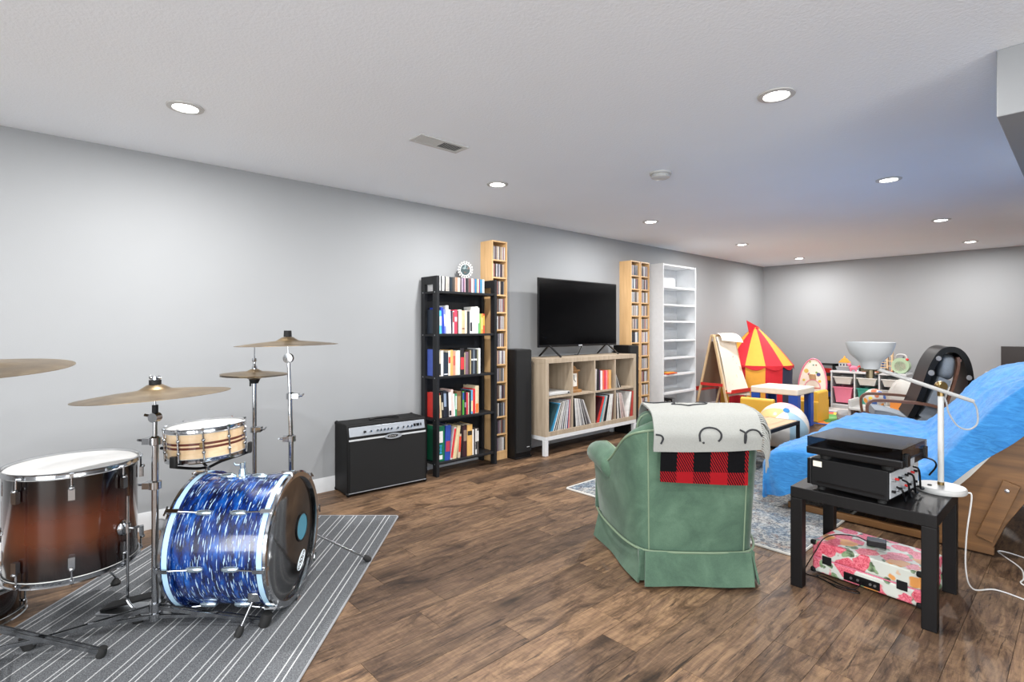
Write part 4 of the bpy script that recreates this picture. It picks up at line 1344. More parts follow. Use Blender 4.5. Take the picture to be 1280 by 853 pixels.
# ------------------------------------------------------------------ cube shelf with white legs
CY0, CY1, CZ0, CZ1, CXB, CXF = 3.857, 5.43, 0.195, 0.985, 0.03, 0.40
cu = thing('cube_shelf', 'pale oak eight-cube shelf on white legs under the television', 'shelf', (0, 0, 0))
ot, it = 0.048, 0.020
MB().bx(CXB, CXF, CY0, CY1, CZ1 - ot, CZ1).build('top_panel', M_OAK, cu, 0, bevel=0.002)
MB().bx(CXB, CXF, CY0, CY1, CZ0, CZ0 + ot).build('bottom_panel', M_OAK, cu, 0, bevel=0.002)
MB().bx(CXB, CXF, CY0, CY0 + ot, CZ0 + ot, CZ1 - ot).build('side_panel', M_OAK, cu, 0, bevel=0.002)
MB().bx(CXB, CXF, CY1 - ot, CY1, CZ0 + ot, CZ1 - ot).build('side_panel', M_OAK, cu, 0, bevel=0.002)
CW = (CY1 - CY0 - 2 * ot - 3 * it) / 4
CELLY = [CY0 + ot + k * (CW + it) for k in range(4)]
for k in range(1, 4):
    MB().bx(CXB, CXF - 0.002, CELLY[k] - it, CELLY[k], CZ0 + ot, CZ1 - ot).build('divider', M_OAK, cu, 0)
ZM = (CZ0 + CZ1) / 2
for k in range(4):
    MB().bx(CXB, CXF - 0.002, CELLY[k], CELLY[k] + CW, ZM - it / 2, ZM + it / 2).build('shelf', M_OAK, cu, 0)
    for z0, z1 in ((CZ0 + ot, ZM - it / 2), (ZM + it / 2, CZ1 - ot)):
        MB().bx(CXB, CXB + 0.004, CELLY[k], CELLY[k] + CW, z0, z1).build('back_panel', M_OAK, cu, 0)
m = MB()
m.bx(CXB, CXB + 0.04, CY0, CY1, CZ0 - 0.04, CZ0); m.bx(CXF - 0.04, CXF, CY0, CY1, CZ0 - 0.04, CZ0)
m.bx(CXB + 0.04, CXF - 0.04, CY0, CY0 + 0.04, CZ0 - 0.04, CZ0); m.bx(CXB + 0.04, CXF - 0.04, CY1 - 0.04, CY1, CZ0 - 0.04, CZ0)
m.build('base_frame', M_WHITE, cu, 0, bevel=0.002)
for x in (CXB, CXF - 0.045):
    for y in (CY0 - 0.004, CY1 - 0.041):
        MB().bx(x, x + 0.045, y, y + 0.045, 0, CZ0 - 0.04).build('leg', M_WHITE, cu, 0, bevel=0.003)
FZ_LO, FZ_UP = CZ0 + ot, ZM + it / 2

ME_LP = MB().bx(-0.29, 0, 0, 0.0075, 0, 0.30).bx(-0.285, 0.0012, 0.002, 0.0055, 0.004, 0.296).mesh('record_sleeve', M_TINT2, 0)
def record(y, z, c, lean, label, grp, sc=1.0, x=0.394):
    """lean > 0 tips the top towards +Y"""
    th = 0.0075 * sc
    o = share('record_sleeve', ME_LP, None, (x, y, z + (th * math.sin(lean) if lean < 0 else 0) * 0 + 0.0006 + (0.0075 * math.sin(-lean) if lean < 0 else 0)), (-lean, 0, 0))
    o.scale = (1, sc, 1)
    o.color = lin(c)
    tag(o, label, 'record', grp)
def records(cell, cols, leans, y0, z, where, step=0.0098, widths=None):
    y = y0
    for i, c in enumerate(cols):
        wd = widths[i] if widths else 1.0
        ln = R_(leans[0] + (leans[1] - leans[0]) * i / max(1, len(cols) - 1))
        record(y, z, c[0], ln, '%s record sleeve, %s from left in the %s' % (c[1], ORD[i], where), 'records in the cube shelf', wd)
        y += step * wd
g_, w_, b_ = ('#a9a7a6', 'grey'), ('#e6e4e0', 'white'), ('#26262a', 'black')
records(0, [('#27464e', 'dark teal'), ('#2d6d88', 'blue-green'), ('#3f9cc8', 'sky blue'), ('#4aa4cf', 'bright blue'), w_, ('#2c2826', 'dark brown'), ('#d8d2c8', 'cream'), b_, ('#e6e2da', 'ivory'), g_, w_, ('#60606a', 'slate'), ('#dedede', 'pale grey'), b_, w_, ('#8a8f9c', 'blue-grey'), ('#e9e9ea', 'bright white'), ('#30306a', 'navy'), ('#e08a80', 'salmon'), ('#c9a8a8', 'dusty pink')],
        (27, 3), CELLY[0] + 0.004, FZ_LO, 'lower left cube', 0.0109, [1.5] * 20)
records(1, [b_, ('#2b2a2c', 'charcoal'), ('#ecebe8', 'bright white'), ('#d6d4d2', 'pale grey'), ('#bdbab8', 'mid grey'), w_, ('#c6c4c2', 'light grey'), ('#8c8a8c', 'slate grey'), ('#dcdad8', 'off-white'), ('#3a383a', 'dark grey'), g_, ('#50484a', 'brown-grey'), ('#9c9a9c', 'ash grey'), ('#e4e2e0', 'outermost white')],
        (-2, -26), CELLY[1] + 0.012, FZ_LO, 'second lower cube', 0.0145, [1.5] * 14)
records(2, [('#3a1018', 'dark red'), ('#c8322e', 'red'), ('#d8403a', 'bright red'), ('#4ab0c0', 'turquoise'), ('#b8b2b0', 'grey'), ('#c8c4c2', 'pale grey'), ('#1c1c20', 'thick black'), ('#24262a', 'black'), w_, ('#dcdad6', 'off-white'), ('#eceae6', 'bright white'), ('#d2d0ca', 'stone'), ('#6a4238', 'brown')],
        (24, 6), CELLY[2] + 0.006, FZ_LO, 'third lower cube', 0.0145, [1.4, 2.0, 2.0, 1.8, 1.4, 1.4, 2.2, 1.4, 1.8, 1.8, 1.8, 1.4, 1.4])
records(3, [('#4a3a34', 'dark brown'), w_, ('#cfc9c0', 'stone'), ('#2c2a2c', 'charcoal'), ('#e2dcd4', 'cream'), ('#c9a8a4', 'dusty pink'), ('#d8c4be', 'pale pink'), ('#a89a94', 'taupe'), ('#e6d6d2', 'blush')],
        (-2, -17), CELLY[3] + 0.018, FZ_LO, 'right lower cube, left-leaning group', 0.0145, [1.5] * 9)
records(3, [('#e8e6e2', 'leaning white'), ('#dcdad6', 'leaning off-white'), ('#8c7a6c', 'brown'), ('#a83230', 'dark red'), ('#c84a40', 'brick red'), ('#b83a38', 'red')],
        (13, 4), CELLY[3] + 0.228, FZ_LO, 'right lower cube, right-hand group', 0.0135, [1.5, 1.4, 1.4, 1.5, 1.5, 1.2])
y = CELLY[2] + 0.006
for i, (c, wd, th, h) in enumerate((('#d8ccc8', 'slim pale pink', 0.016, 0.24), ('#c8c0bc', 'slim grey', 0.010, 0.24), ('#1d1b20', 'wide black', 0.052, 0.235), ('#5a2f55', 'purple', 0.016, 0.225), ('#eae0dc', 'white', 0.036, 0.215), ('#e26a4a', 'orange', 0.030, 0.215), ('#d83a50', 'crimson', 0.030, 0.215), ('#e8888a', 'coral', 0.026, 0.215), ('#e07a4a', 'dark orange', 0.022, 0.215), ('#d8a868', 'golden', 0.046, 0.215))):
    book('%s book, %s from left in the third upper cube' % (wd, ORD[i]), 0.385, y, FZ_UP + 0.001, th, h, 0.17, c, R_(2 if i < 2 else 0), None, 'books in the cube shelf')
    y += th + 0.0015
ME_SG = MB().bx(-0.18, 0, 0, 0.006, 0, 0.195).bx(-0.176, 0.001, 0.0015, 0.0045, 0.003, 0.192).mesh('small_sleeve', M_TINT2, 0)
y = CELLY[3] + 0.01
for i, (c, wd, ln) in enumerate((('#8f8a84', 'grey', -4), ('#d8d4cc', 'cream', -12), ('#2e2c2e', 'black', -20), ('#e4e0da', 'white', -26), ('#3c3a3a', 'dark', -32))):
    l_ = R_(ln)
    o = share('record_sleeve', ME_SG, None, (0.392, y + 0.0, FZ_UP + 0.0006 + 0.006 * math.sin(-l_)), (-l_, 0, 0))
    o.color = lin(c)
    tag(o, '%s small record leaning left in the right upper cube' % wd, 'record', 'small records in the cube shelf')
    y += 0.024
# clock, flat white box
ck = thing('mantel_clock', 'wooden mantel clock in the second upper cube', 'clock', (0.27, CELLY[1] + 0.085, FZ_UP + 0.0005), 0)
MB().bx(-0.09, 0.09, -0.075, 0.105, 0, 0.03).build('base', M_CLOCK, ck, 0, bevel=0.005)
MB().bx(-0.06, 0.06, -0.065, 0.075, 0.03, 0.225).build('case', M_CLOCK, ck, 0, bevel=0.003)
MB().bx(-0.08, 0.08, -0.075, 0.085, 0.225, 0.245).build('cornice', M_CLOCK, ck, 0, bevel=0.005)
MB().prism([(-0.06, 0.245), (0.07, 0.245), (0.03, 0.285), (-0.02, 0.285)], -0.05, 0.05, 'x').build('pediment', M_CLOCK, ck, 0)
g = MB().bx(0.060, 0.064, -0.05, 0.05, 0.065, 0.205).build('dial', M_PAPER, ck, 0)
MB().bar((0.066, 0, 0.14), (0.066, 0.0, 0.19), 0.006, 0.002, (1, 0, 0)).build('hand', M_BLACK, g, 0)
MB().bar((0.066, 0, 0.14), (0.066, 0.03, 0.115), 0.006, 0.002, (1, 0, 0)).build('hand', M_BLACK, g, 0)
wb = thing('media_box', 'flat white electronic box in the upper left cube', 'media player', (0.235, CELLY[0] + CW / 2, FZ_UP + 0.0005), 0)
MB().bx(-0.13, 0.15, -0.165, 0.165, 0.004, 0.034).build('housing', M_WHITEPL, wb, 0, bevel=0.006)
MB().bx(0.1495, 0.1515, 0.125, 0.15, 0.012, 0.026).build('button', M_BLACK, wb, 0)
m = MB()
for x, y in ((-0.1, -0.14), (0.12, -0.14), (-0.1, 0.14), (0.12, 0.14)):
    m.cyl((x, y, 0), (x, y, 0.006), 0.01)
m.build('feet', M_RUBBER, wb)

# ------------------------------------------------------------------ television
tv = thing('television', 'large black flat-screen television on the cube shelf', 'television', (0.20, 4.622, CZ1), 0)
TY, TZ0, TZ1 = 0.675, 0.108, 0.845
MB().bx(-0.012, 0.008, -TY, TY, TZ0, TZ1).build('bezel', M_BLACK, tv, 0, bevel=0.004)
MB().bx(0.0075, 0.0092, -TY + 0.012, TY - 0.012, TZ0 + 0.024, TZ1 - 0.012).build('screen', M_SCREEN, tv, 0)
MB().bx(-0.055, -0.012, -TY * 0.65, TY * 0.65, TZ0 + 0.03, TZ0 + 0.42).build('rear_housing', M_BLACKM, tv, 0, bevel=0.012)
MB().bx(0.008, 0.0105, -0.03, 0.03, TZ0 + 0.006, TZ0 + 0.016).build('badge', M_LGREY, tv, 0)
for sy in (-0.50, 0.50):
    m = MB()
    m.bar((-0.005, sy, TZ0 + 0.02), (0.15, sy + 0.02, 0.007), 0.028, 0.012)
    m.bar((-0.005, sy, TZ0 + 0.02), (-0.13, sy - 0.02, 0.007), 0.028, 0.012)
    m.build('foot', M_BLACK, tv, 0, bevel=0.003)
MB().tube(smoothpath([(-0.05, 0.12, TZ0 + 0.05), (-0.09, 0.11, 0.06), (-0.12, 0.10, 0.004), (-0.165, 0.10, 0.004)], 5), 0.004, 6).build('cable', M_BLACK, tv)

# ------------------------------------------------------------------ white bookcase
WY0, WY1, WXF = 6.19, 7.05, 0.30
wc = thing('white_bookcase', 'tall nearly empty white bookcase against the left wall', 'bookcase', (0, 0, 0))
for y in (WY0, WY1 - 0.02):
    MB().bx(0.0, WXF, y, y + 0.02, 0, 2.155).build('side_panel', M_WHITE, wc, 0, bevel=0.001)
MB().bx(0.0, 0.006, WY0 + 0.02, WY1 - 0.02, 0.05, 2.155).build('back_panel', M_WHITE, wc, 0)
MB().bx(0.0, WXF - 0.02, WY0 + 0.02, WY1 - 0.02, 2.135, 2.155).build('top_panel', M_WHITE, wc, 0)
MB().bx(0.20, WXF - 0.015, WY0 + 0.02, WY1 - 0.02, 0.0, 0.055).build('plinth', M_WHITE, wc, 0)
WZ = [1.855, 1.62, 1.395, 1.14, 0.90, 0.675, 0.43, 0.08]
for z in WZ:
    MB().bx(0.006, WXF - 0.004, WY0 + 0.02, WY1 - 0.02, z - 0.024, z).build('shelf', M_WHITE, wc, 0, bevel=0.001)
bg = thing('picture_books', 'red and orange thin books lying flat on the white bookcase', 'book', (0.21, 6.42, WZ[5]), R_(6))
for k, (c, dx) in enumerate((('#c03028', 0), ('#e0622c', 0.012), ('#d8a03c', -0.01))):
    g = MB().bx(-0.10 + dx, 0.085 + dx, -0.14, 0.15 - k * 0.03, k * 0.009, k * 0.009 + 0.008).build('cover', M_TINT, bg, 0, bevel=0.001)
    g.color = lin(c)
bk = thing('wire_basket', 'dark storage basket with papers low in the white bookcase', 'basket', (0.17, 6.38, WZ[6] - 0.024 - 0.325), 0)
bk.location.z = WZ[7]
m = MB()
m.bx(-0.11, 0.11, -0.13, 0.13, 0, 0.006)
for k in range(5):
    z = 0.03 + k * 0.058
    m.tube([(-0.11, -0.13, z), (0.11, -0.13, z), (0.11, 0.13, z), (-0.11, 0.13, z)], 0.003, 5, closed=True)
for k in range(9):
    y = -0.13 + k * 0.0325
    m.cyl((0.11, y, 0), (0.11, y, 0.265), 0.0025, n=5)
m.build('wire_cage', M_BLACKM, bk)
for k in range(6):
    g = MB().bx(-0.09, 0.095, -0.11 + k * 0.037, -0.11 + k * 0.037 + 0.02, 0.006, 0.22 + 0.02 * (k % 3)).build('folder', M_TINT, bk, 0)
    g.color = lin(['#33302e', '#b9b4ac', '#26282c', '#4a443e', '#8a8680', '#1e1e20'][k])
# ------------------------------------------------------------------ green armchair, seen from behind
CHR = math.atan2(0.717, 0.697)
ac = thing('armchair', 'sage green velvet swivel armchair with a pleated skirt, back to camera', 'armchair', (2.778, 2.484, 0), CHR)
# plan of the outer shell, from the left arm front round the back to the right arm front (local x right, y forward)
def shell_pt(s):
    """s in 0..1 -> plan point (x, y) and top height"""
    left = [(-0.415, 0.66), (-0.405, 0.50), (-0.37, 0.30), (-0.325, 0.13), (-0.262, 0.03), (-0.15, 0.006), (0.0, 0.0)]
    hts = [0.50, 0.51, 0.60, 0.745, 0.805, 0.822, 0.825]
    k = len(left) - 1
    q = s * 2 * k
    mir = q > k
    if mir:
        q = 2 * k - q
    i = min(int(q), k - 1)
    f = q - i
    def cr(a, b, c, d):
        return 0.5 * (2 * b + (c - a) * f + (2 * a - 5 * b + 4 * c - d) * f * f + (3 * b - a - 3 * c + d) * f ** 3)
    idx = [max(i - 1, 0), i, i + 1, min(i + 2, k)]
    if i + 2 > k:
        pd = (-left[k - 1][0], left[k - 1][1]); hd = hts[k - 1]
    else:
        pd = left[i + 2]; hd = hts[i + 2]
    x = cr(left[idx[0]][0], left[i][0], left[i + 1][0], pd[0])
    y = cr(left[idx[0]][1], left[i][1], left[i + 1][1], pd[1])
    h = cr(hts[idx[0]], hts[i], hts[i + 1], hd)
    return (-x if mir else x), y, h
def shell_nrm(s):
    a, b = shell_pt(max(0, s - 0.01)), shell_pt(min(1, s + 0.01))
    t = Vector((b[0] - a[0], b[1] - a[1], 0)).normalized()
    return Vector((t.y, -t.x, 0))          # outward
def shell_out(u, v):
    """closed section: up the outside, over the rounded top, down the inside"""
    x, y, h = shell_pt(u)
    n = shell_nrm(u)
    z0, th = 0.165, 0.125
    if v < 0.5:
        f = v / 0.5
        o, z = 0.035 * f - 0.012, z0 + (h - 0.03 - z0) * f
    elif v < 0.75:
        a = (v - 0.5) / 0.25 * PI
        o, z = 0.023 - th / 2 + th / 2 * math.cos(a), h - 0.03 + 0.035 * math.sin(a)
    else:
        f = (v - 0.75) / 0.25
        o, z = 0.023 - th, h - 0.03 - (h - 0.38) * f
    return (x + n.x * o, y + n.y * o, z)
m = MB().grid(shell_out, 64, 26)
ends = []
for u in (0.0, 1.0):
    pts = [shell_out(u, j / 26) for j in range(27)]
    m.add(pts, [tuple(range(27)) if u else tuple(range(26, -1, -1))])
m.build('outer_shell', M_VELVET, ac, 60)
# piping: along the top edge and two vertical seams at the rear corners
MB().tube([Vector(shell_out(0.10 + 0.80 * k / 60, 0.5)) for k in range(61)], 0.006, 6).build('top_piping', M_PIPING, ac)
for sgn in (0, 1):
    u = 0.352 if sgn == 0 else 0.648
    MB().tube([Vector(shell_out(u, 0.5 * k / 14)) + shell_nrm(u) * 0.001 for k in range(15)], 0.004, 6).build('seam_piping', M_PIPING, ac)
# inner back cushion (buttoned) rising above the shell
def cushion(cx_, cy_, cz, sx, sy, sz, p=0.45):
    def fn(u, v):
        a, b = 2 * PI * u, -PI / 2 + PI * v
        def sp(t_):
            return math.copysign(abs(t_) ** p, t_)
        return (cx_ + sx * sp(math.cos(b)) * sp(math.cos(a)), cy_ + sy * sp(math.cos(b)) * sp(math.sin(a)), cz + sz * sp(math.sin(b)))
    return fn
def cush(name, m_, parent, c, s_, p=0.5, rot=None, nu=36, nv=20):
    f = cushion(0, 0, 0, s_[0], s_[1], s_[2], p)
    T = Matrix.Translation(c) @ (rot if rot is not None else Matrix.Identity(4))
    g = MB()
    g.grid(lambda u, v: tuple(T @ Vector(f(u, min(max(v, 0.002), 0.998)))), nu, nv, cu=True)
    return g.build(name, m_, parent, 60)
tilt = Matrix.Rotation(R_(10), 4, 'X')
for x in (-0.135, 0.135):
    g = cush('back_cushion', M_VELVET, ac, (x, 0.185, 0.62), (0.139, 0.085, 0.238), 0.45, tilt)
    MB().ball((x, 0.272, 0.70), (0.012, 0.006, 0.012), 10, 6).build('button', M_VELVET, g)
MB().tube(smoothpath([(-0.275, 0.16, 0.74), (-0.235, 0.14, 0.838), (0.0, 0.135, 0.858), (0.235, 0.14, 0.838), (0.275, 0.16, 0.74)], 6), 0.006, 6).build('cushion_piping', M_PIPING, ac)
cush('seat_cushion', M_VELVET, ac, (0, 0.50, 0.40), (0.27, 0.30, 0.085), 0.4)
MB().bx(-0.31, 0.31, 0.12, 0.70, 0.165, 0.32).build('seat_box', M_VELVET, ac, bevel=0.02)
for sgn in (-1, 1):
    def arm(u, v, sgn=sgn):
        y = 0.30 + 0.45 * v
        cx_ = sgn * (0.345 + 0.06 * math.sin(PI * min(1, v * 1.1) * 0.5))
        cz = 0.50 + 0.035 * math.sin(PI * v)
        r = 0.082 * (0.55 + 0.45 * math.sin(PI * min(1.0, 0.35 + v * 0.45)))
        if v > 0.93:
            r *= max(0.05, math.sqrt(max(0, 1 - ((v - 0.93) / 0.07) ** 2)))
        if v < 0.08:
            r *= 0.4 + 0.6 * v / 0.08
        a = 2 * PI * u
        return (cx_ + r * 1.0 * math.cos(a), y, cz + r * 0.95 * math.sin(a))
    g = MB().grid(arm, 20, 30, cu=True).build('arm', M_VELVET, ac, 60)
    MB().tube([Vector(arm(0.30 if sgn > 0 else 0.20, k / 20)) for k in range(2, 19)], 0.005, 6).build('arm_piping', M_PIPING, g)
    MB().tube([Vector((sgn * (0.34 + 0.05), 0.70 + 0.0, 0.165)), Vector((sgn * 0.385, 0.715, 0.42))], 0.035, 10).build('arm_post', M_VELVET, ac)
# skirt: four panels with open pleats at the corners
def skirt(p0, p1, name='skirt_panel', flare=0.028, bul=0.012):
    p0, p1 = Vector((p0[0], p0[1], 0)), Vector((p1[0], p1[1], 0))
    d = (p1 - p0)
    n = Vector((d.y, -d.x, 0)).normalized()
    def fn(u, v):
        p = p0 + d * u
        wob = 0.006 * math.sin(u * 9 + 1.3) * (1 - v) + bul * math.sin(PI * u)
        q = p + n * (flare * (1 - v) + wob) + d.normalized() * ((u - 0.5) * 0.02 * (1 - v))
        return (q.x, q.y, 0.014 + 0.16 * v)
    MB().grid(fn, 16, 5).build(name, M_VELVET, ac, 60, solid=0.010)
skirt((-0.262, 0.002), (0.262, 0.002), bul=0.0)
skirt((-0.405, 0.62), (-0.275, 0.022), bul=-0.006)
skirt((0.275, 0.022), (0.405, 0.62), bul=-0.006)
skirt((0.38, 0.735), (-0.38, 0.735))
for sgn in (-1, 1):
    MB().bx(sgn * 0.27 - 0.02, sgn * 0.27 + 0.02, 0.02, 0.05, 0.02, 0.17).build('pleat_gusset', M_VELVET, ac)
MB().tube([Vector((shell_pt(k / 48)[0], shell_pt(k / 48)[1], 0.172)) - shell_nrm(k / 48) * -0.004 for k in range(49)], 0.006, 6).build('skirt_piping', M_PIPING, ac)
MB().lathe([(0.0005, 0.001), (0.24, 0.001), (0.24, 0.03), (0.05, 0.05), (0.05, 0.165), (0.0005, 0.165)], 28, Matrix.Translation((0, 0.38, 0))).build('swivel_base', M_BLACKM, ac)

# throws over the chair back: path across the top of the back (local y, z), from the front hem to the rear hem
CM = Matrix.Translation((2.778, 2.484, 0)) @ Mz(CHR)
def drape_path(off, z_front, z_back):
    pts = [(0.275 + off, z_front), (0.262 + off, 0.79), (0.215, 0.862 + off), (0.13, 0.868 + off), (0.055, 0.860 + off), (-0.010, 0.838 + off), (-0.036 - off, 0.785), (-0.038 - off, 0.73), (-0.036 - off, z_back)]
    sm = smoothpath([(0, a, b) for a, b in pts], 6)
    L = [0.0]
    for i in range(1, len(sm)):
        L.append(L[-1] + (sm[i] - sm[i - 1]).length)
    return sm, L
def drape(off, z_front, z_back, x0, x1, wav, seed):
    sm, L = drape_path(off, z_front, z_back)
    rr = random.Random(seed)
    ph = [rr.random() * 6 for _ in range(4)]
    def fn(u, v):
        x = x0 + (x1 - x0) * u
        tL = v * L[-1]
        i = 0
        while i < len(L) - 2 and L[i + 1] < tL:
            i += 1
        f = (tL - L[i]) / max(1e-6, L[i + 1] - L[i])
        p = sm[i].lerp(sm[i + 1], min(max(f, 0), 1))
        k = wav * (math.sin(x * 16 + ph[0] + v * 3) * 0.6 + math.sin(x * 31 + ph[1] - v * 5) * 0.4)
        dn = Vector((0, sm[i + 1].y - sm[i].y, sm[i + 1].z - sm[i].z)).normalized()
        nrm = Vector((0, -dn.z, dn.y))
        if nrm.y > 0 and p.z > 0.93:
            nrm = -nrm
        sag = -0.05 * max(0, (abs(x) - 0.24)) if p.z > 0.8 else 0
        q = p + Vector((0, -1, 0)) * k * (1 if p.y < 0.1 else -1)
        return Vector((x + 0.004 * math.sin(v * 9 + ph[2]), q.y, q.z + 0.01 * math.sin(x * 5.0 + ph[3]) * (1 if v > 0.9 else 0) * (v - 0.9) * 10 + sag)), L[-1]
    return fn
pl = drape(0.008, 0.66, 0.535, -0.195, 0.232, 0.003, 3)
pt = thing('plaid_blanket', 'red and black buffalo plaid blanket hanging under the white throw', 'blanket', (2.778, 2.484, 0), CHR)
m = MB()
nu, nv = 30, 60
vv = [pl(i / nu, j / nv)[0] for i in range(nu + 1) for j in range(nv + 1)]
Lp = pl(0, 0)[1]
ff, uu = [], []
for i in range(nu):
    for j in range(nv):
        ff.append((i * (nv + 1) + j, (i + 1) * (nv + 1) + j, (i + 1) * (nv + 1) + j + 1, i * (nv + 1) + j + 1))
        uu.append([(a / nu * 0.427, (1 - b / nv) * Lp) for a, b in ((i, j), (i + 1, j), (i + 1, j + 1), (i, j + 1))])
m.add(vv, ff, None, uu)
m.build('knit', M_PLAID, pt, 60, solid=0.008)
wt = thing('throw_blanket', 'white fringed throw with loose black line drawings over the armchair back', 'blanket', (2.778, 2.484, 0), CHR)
wf = drape(0.022, 0.56, 0.700, -0.235, 0.290, 0.004, 9)
m = MB()
m.grid(lambda u, v: tuple(wf(u, v)[0]), 44, 64)
m.build('cloth', M_THROW, wt, 60, solid=0.010)
Lw = wf(0, 0)[1]
def onthrow(u, v, lift=0.0065):
    p = wf(u, v)[0]
    a = wf(u, min(1, v + 0.01))[0] - wf(u, max(0, v - 0.01))[0]
    n = Vector((0, a.z, -a.y))
    if n.length > 0:
        n.normalize()
    if n.z < 0 or (abs(n.z) < 0.2 and n.y > 0 and p.y < 0.05):
        n = -n
    if p.y < 0 and n.y > 0:
        n = -n
    return p + n * lift
def ghost(u0, v0, sc, part):
    """outline strokes of a draped-sheet figure, u across and v along the throw"""
    W_ = 0.525
    shapes = {'body': [(-0.9, 0.7), (-1.15, 1.0), (-0.7, 1.1), (-0.3, 1.35), (0.1, 1.15), (0.5, 1.0), (0.9, 0.9), (1.1, 0.55), (0.7, 0.35), (0.6, 0.0)],
              'head': [(-0.75, 1.0), (-0.8, 0.5), (-0.5, 0.1), (0.0, -0.05), (0.6, 0.05), (0.95, 0.4), (0.95, 0.75), (0.75, 1.0)],
              'half': [(-0.9, 0.1), (-0.5, 0.35), (-0.45, 0.7), (-0.5, 1.1), (-0.55, 0.7), (-0.45, 0.35), (0.0, 0.1), (0.5, 0.2), (0.8, 0.6)],
              'tail': [(-0.8, 0.2), (-0.6, 0.5), (-0.2, 0.6), (0.3, 0.45), (0.8, 0.3), (1.0, 0.05)],
              'hook': [(-0.2, 0.0), (0.4, 0.1), (0.6, 0.4), (0.4, 0.9)]}
    pts = smoothpath([(a, b, 0) for a, b in shapes[part]], 6)
    path = [onthrow(u0 + p.x * sc / W_, min(1.0, v0 + p.y * sc / Lw)) for p in pts]
    return path
go = MB()
# v about 0.46 is the crest of the back, 1.0 the rear hem
for u0, v0, sc, part in ((0.46, 0.46, 0.085, 'body'), (0.15, 0.47, 0.085, 'tail'), (0.51, 0.86, 0.058, 'head'), (0.9, 0.86, 0.062, 'half'), (0.03, 0.90, 0.045, 'hook')):
    MB().tube(ghost(u0, v0, sc, part), 0.0048, 6).build('outline_print', M_INK, wt)
q = onthrow(0.46, 0.945)
MB().ball(tuple(q), 0.0055, 8, 6).build('dot_print', M_INK, wt)
fr = MB()
rr = random.Random(4)
for k in range(46):
    v = 0.30 + 0.70 * k / 45
    p = onthrow(1.0, v, 0.0)
    ln = 0.085 + rr.random() * 0.03
    if p.y > -0.0 or p.z > 0.83:
        path = [p, p + Vector((0.02, -0.004, -0.004)), p + Vector((0.034 + rr.random() * 0.01, -0.006 + rr.random() * 0.012, -0.035)), p + Vector((0.036 + rr.random() * 0.016, -0.012 + rr.random() * 0.02, -ln))]
    else:
        path = [p, p + Vector((0.012, -0.004, -0.008)), p + Vector((0.02 + rr.random() * 0.012, -0.006, -0.04)), p + Vector((0.022 + rr.random() * 0.02, -0.006 + rr.random() * 0.012, -ln))]
    fr.tube(smoothpath(path, 3), [0.0042] * 9 + [0.002], 5)
g = fr.build('fringe', M_THROW, wt)
g['kind'] = 'stuff'

# ------------------------------------------------------------------ black side table and what stands on it
TX0, TX1, TY0, TY1, TTZ = 3.082, 3.668, 2.85, 3.385, 0.50
tb = thing('side_table', 'square black side table in the right foreground', 'table', (0, 0, 0))
MB().bx(TX0, TX1, TY0, TY1, TTZ - 0.055, TTZ).build('tabletop', M_ASH, tb, 0, bevel=0.003)
for x in (TX0, TX1 - 0.055):
    for y in (TY0, TY1 - 0.055):
        MB().bx(x, x + 0.055, y, y + 0.055, 0, TTZ - 0.055).build('leg', M_ASH, tb, 0, bevel=0.003)
rc = thing('stereo_receiver', 'black stereo receiver with its wired back to the right on the table', 'receiver', (3.352, 3.06, TTZ), R_(-6))
MB().bx(-0.165, 0.165, -0.195, 0.195, 0.02, 0.155).build('case', M_BLACKM, rc, 0, bevel=0.004)
MB().bx(-0.185, -0.165, -0.195, 0.195, 0.022, 0.150).build('front_panel', M_BLACK, rc, 0, bevel=0.004)
g = MB().bx(0.163, 0.168, -0.18, 0.18, 0.03, 0.145).build('rear_panel', M_LGREY, rc, 0)
rr = random.Random(2)
for k in range(16):
    y, z = -0.16 + 0.04 * (k % 8), 0.06 + 0.05 * (k // 8)
    MB().cyl((0.167, y, z), (0.182, y, z), 0.006, n=10).build('socket', [M_BLACK, M_STEEL, M_BLACK, M_STEEL, M_REDP][k % 5], g)
for x, y in ((-0.13, -0.16), (0.13, -0.16), (-0.13, 0.16), (0.13, 0.16)):
    MB().cyl((x, y, 0), (x, y, 0.022), 0.018, n=14).build('foot', M_RUBBER, rc)
MB().bx(-0.14, 0.15, -0.1965, -0.1945, 0.036, 0.046).build('side_lip', M_BLACK, rc, 0)
MB().bx(-0.155, -0.115, -0.1965, -0.194, 0.115, 0.142).build('sticker', M_CREAM, rc, 0)
for k in range(4):
    z0 = 0.05 + 0.02 * k
    y0 = -0.14 + 0.07 * k
    p = smoothpath([(0.18, y0, z0 + 0.03), (0.205, y0 - 0.01, z0 + 0.02), (0.20, y0 + 0.03, 0.02 + 0.006 * k), (0.19, y0 + 0.08, 0.012 + 0.006 * k), (0.13 - 0.03 * k, 0.21 + 0.005 * k, 0.012)], 6)
    MB().tube(p, 0.0045, 6).build('cable', M_BLACK, rc)
tt = thing('record_player', 'black turntable with a smoked dust cover on top of the receiver', 'turntable', (3.375, 3.015, TTZ + 0.1555), R_(-4))
for x, y in ((-0.14, -0.12), (0.12, -0.12), (-0.14, 0.15), (0.12, 0.15)):
    MB().lathe([(0.0005, 0), (0.022, 0), (0.025, 0.012), (0.02, 0.026), (0.0005, 0.026)], 14, Matrix.Translation((x, y, 0))).build('foot', M_RUBBER, tt)
MB().bx(-0.205, 0.195, -0.185, 0.185, 0.026, 0.062).build('plinth', M_BLACK, tt, 0, bevel=0.006)
MB().lathe([(0.0005, 0.062), (0.135, 0.062), (0.137, 0.072), (0.130, 0.076), (0.0005, 0.076)], 40, Matrix.Translation((-0.035, 0, 0))).build('platter', M_BLACKM, tt)
m = MB().cyl((0.14, 0.13, 0.062), (0.14, 0.13, 0.086), 0.018)
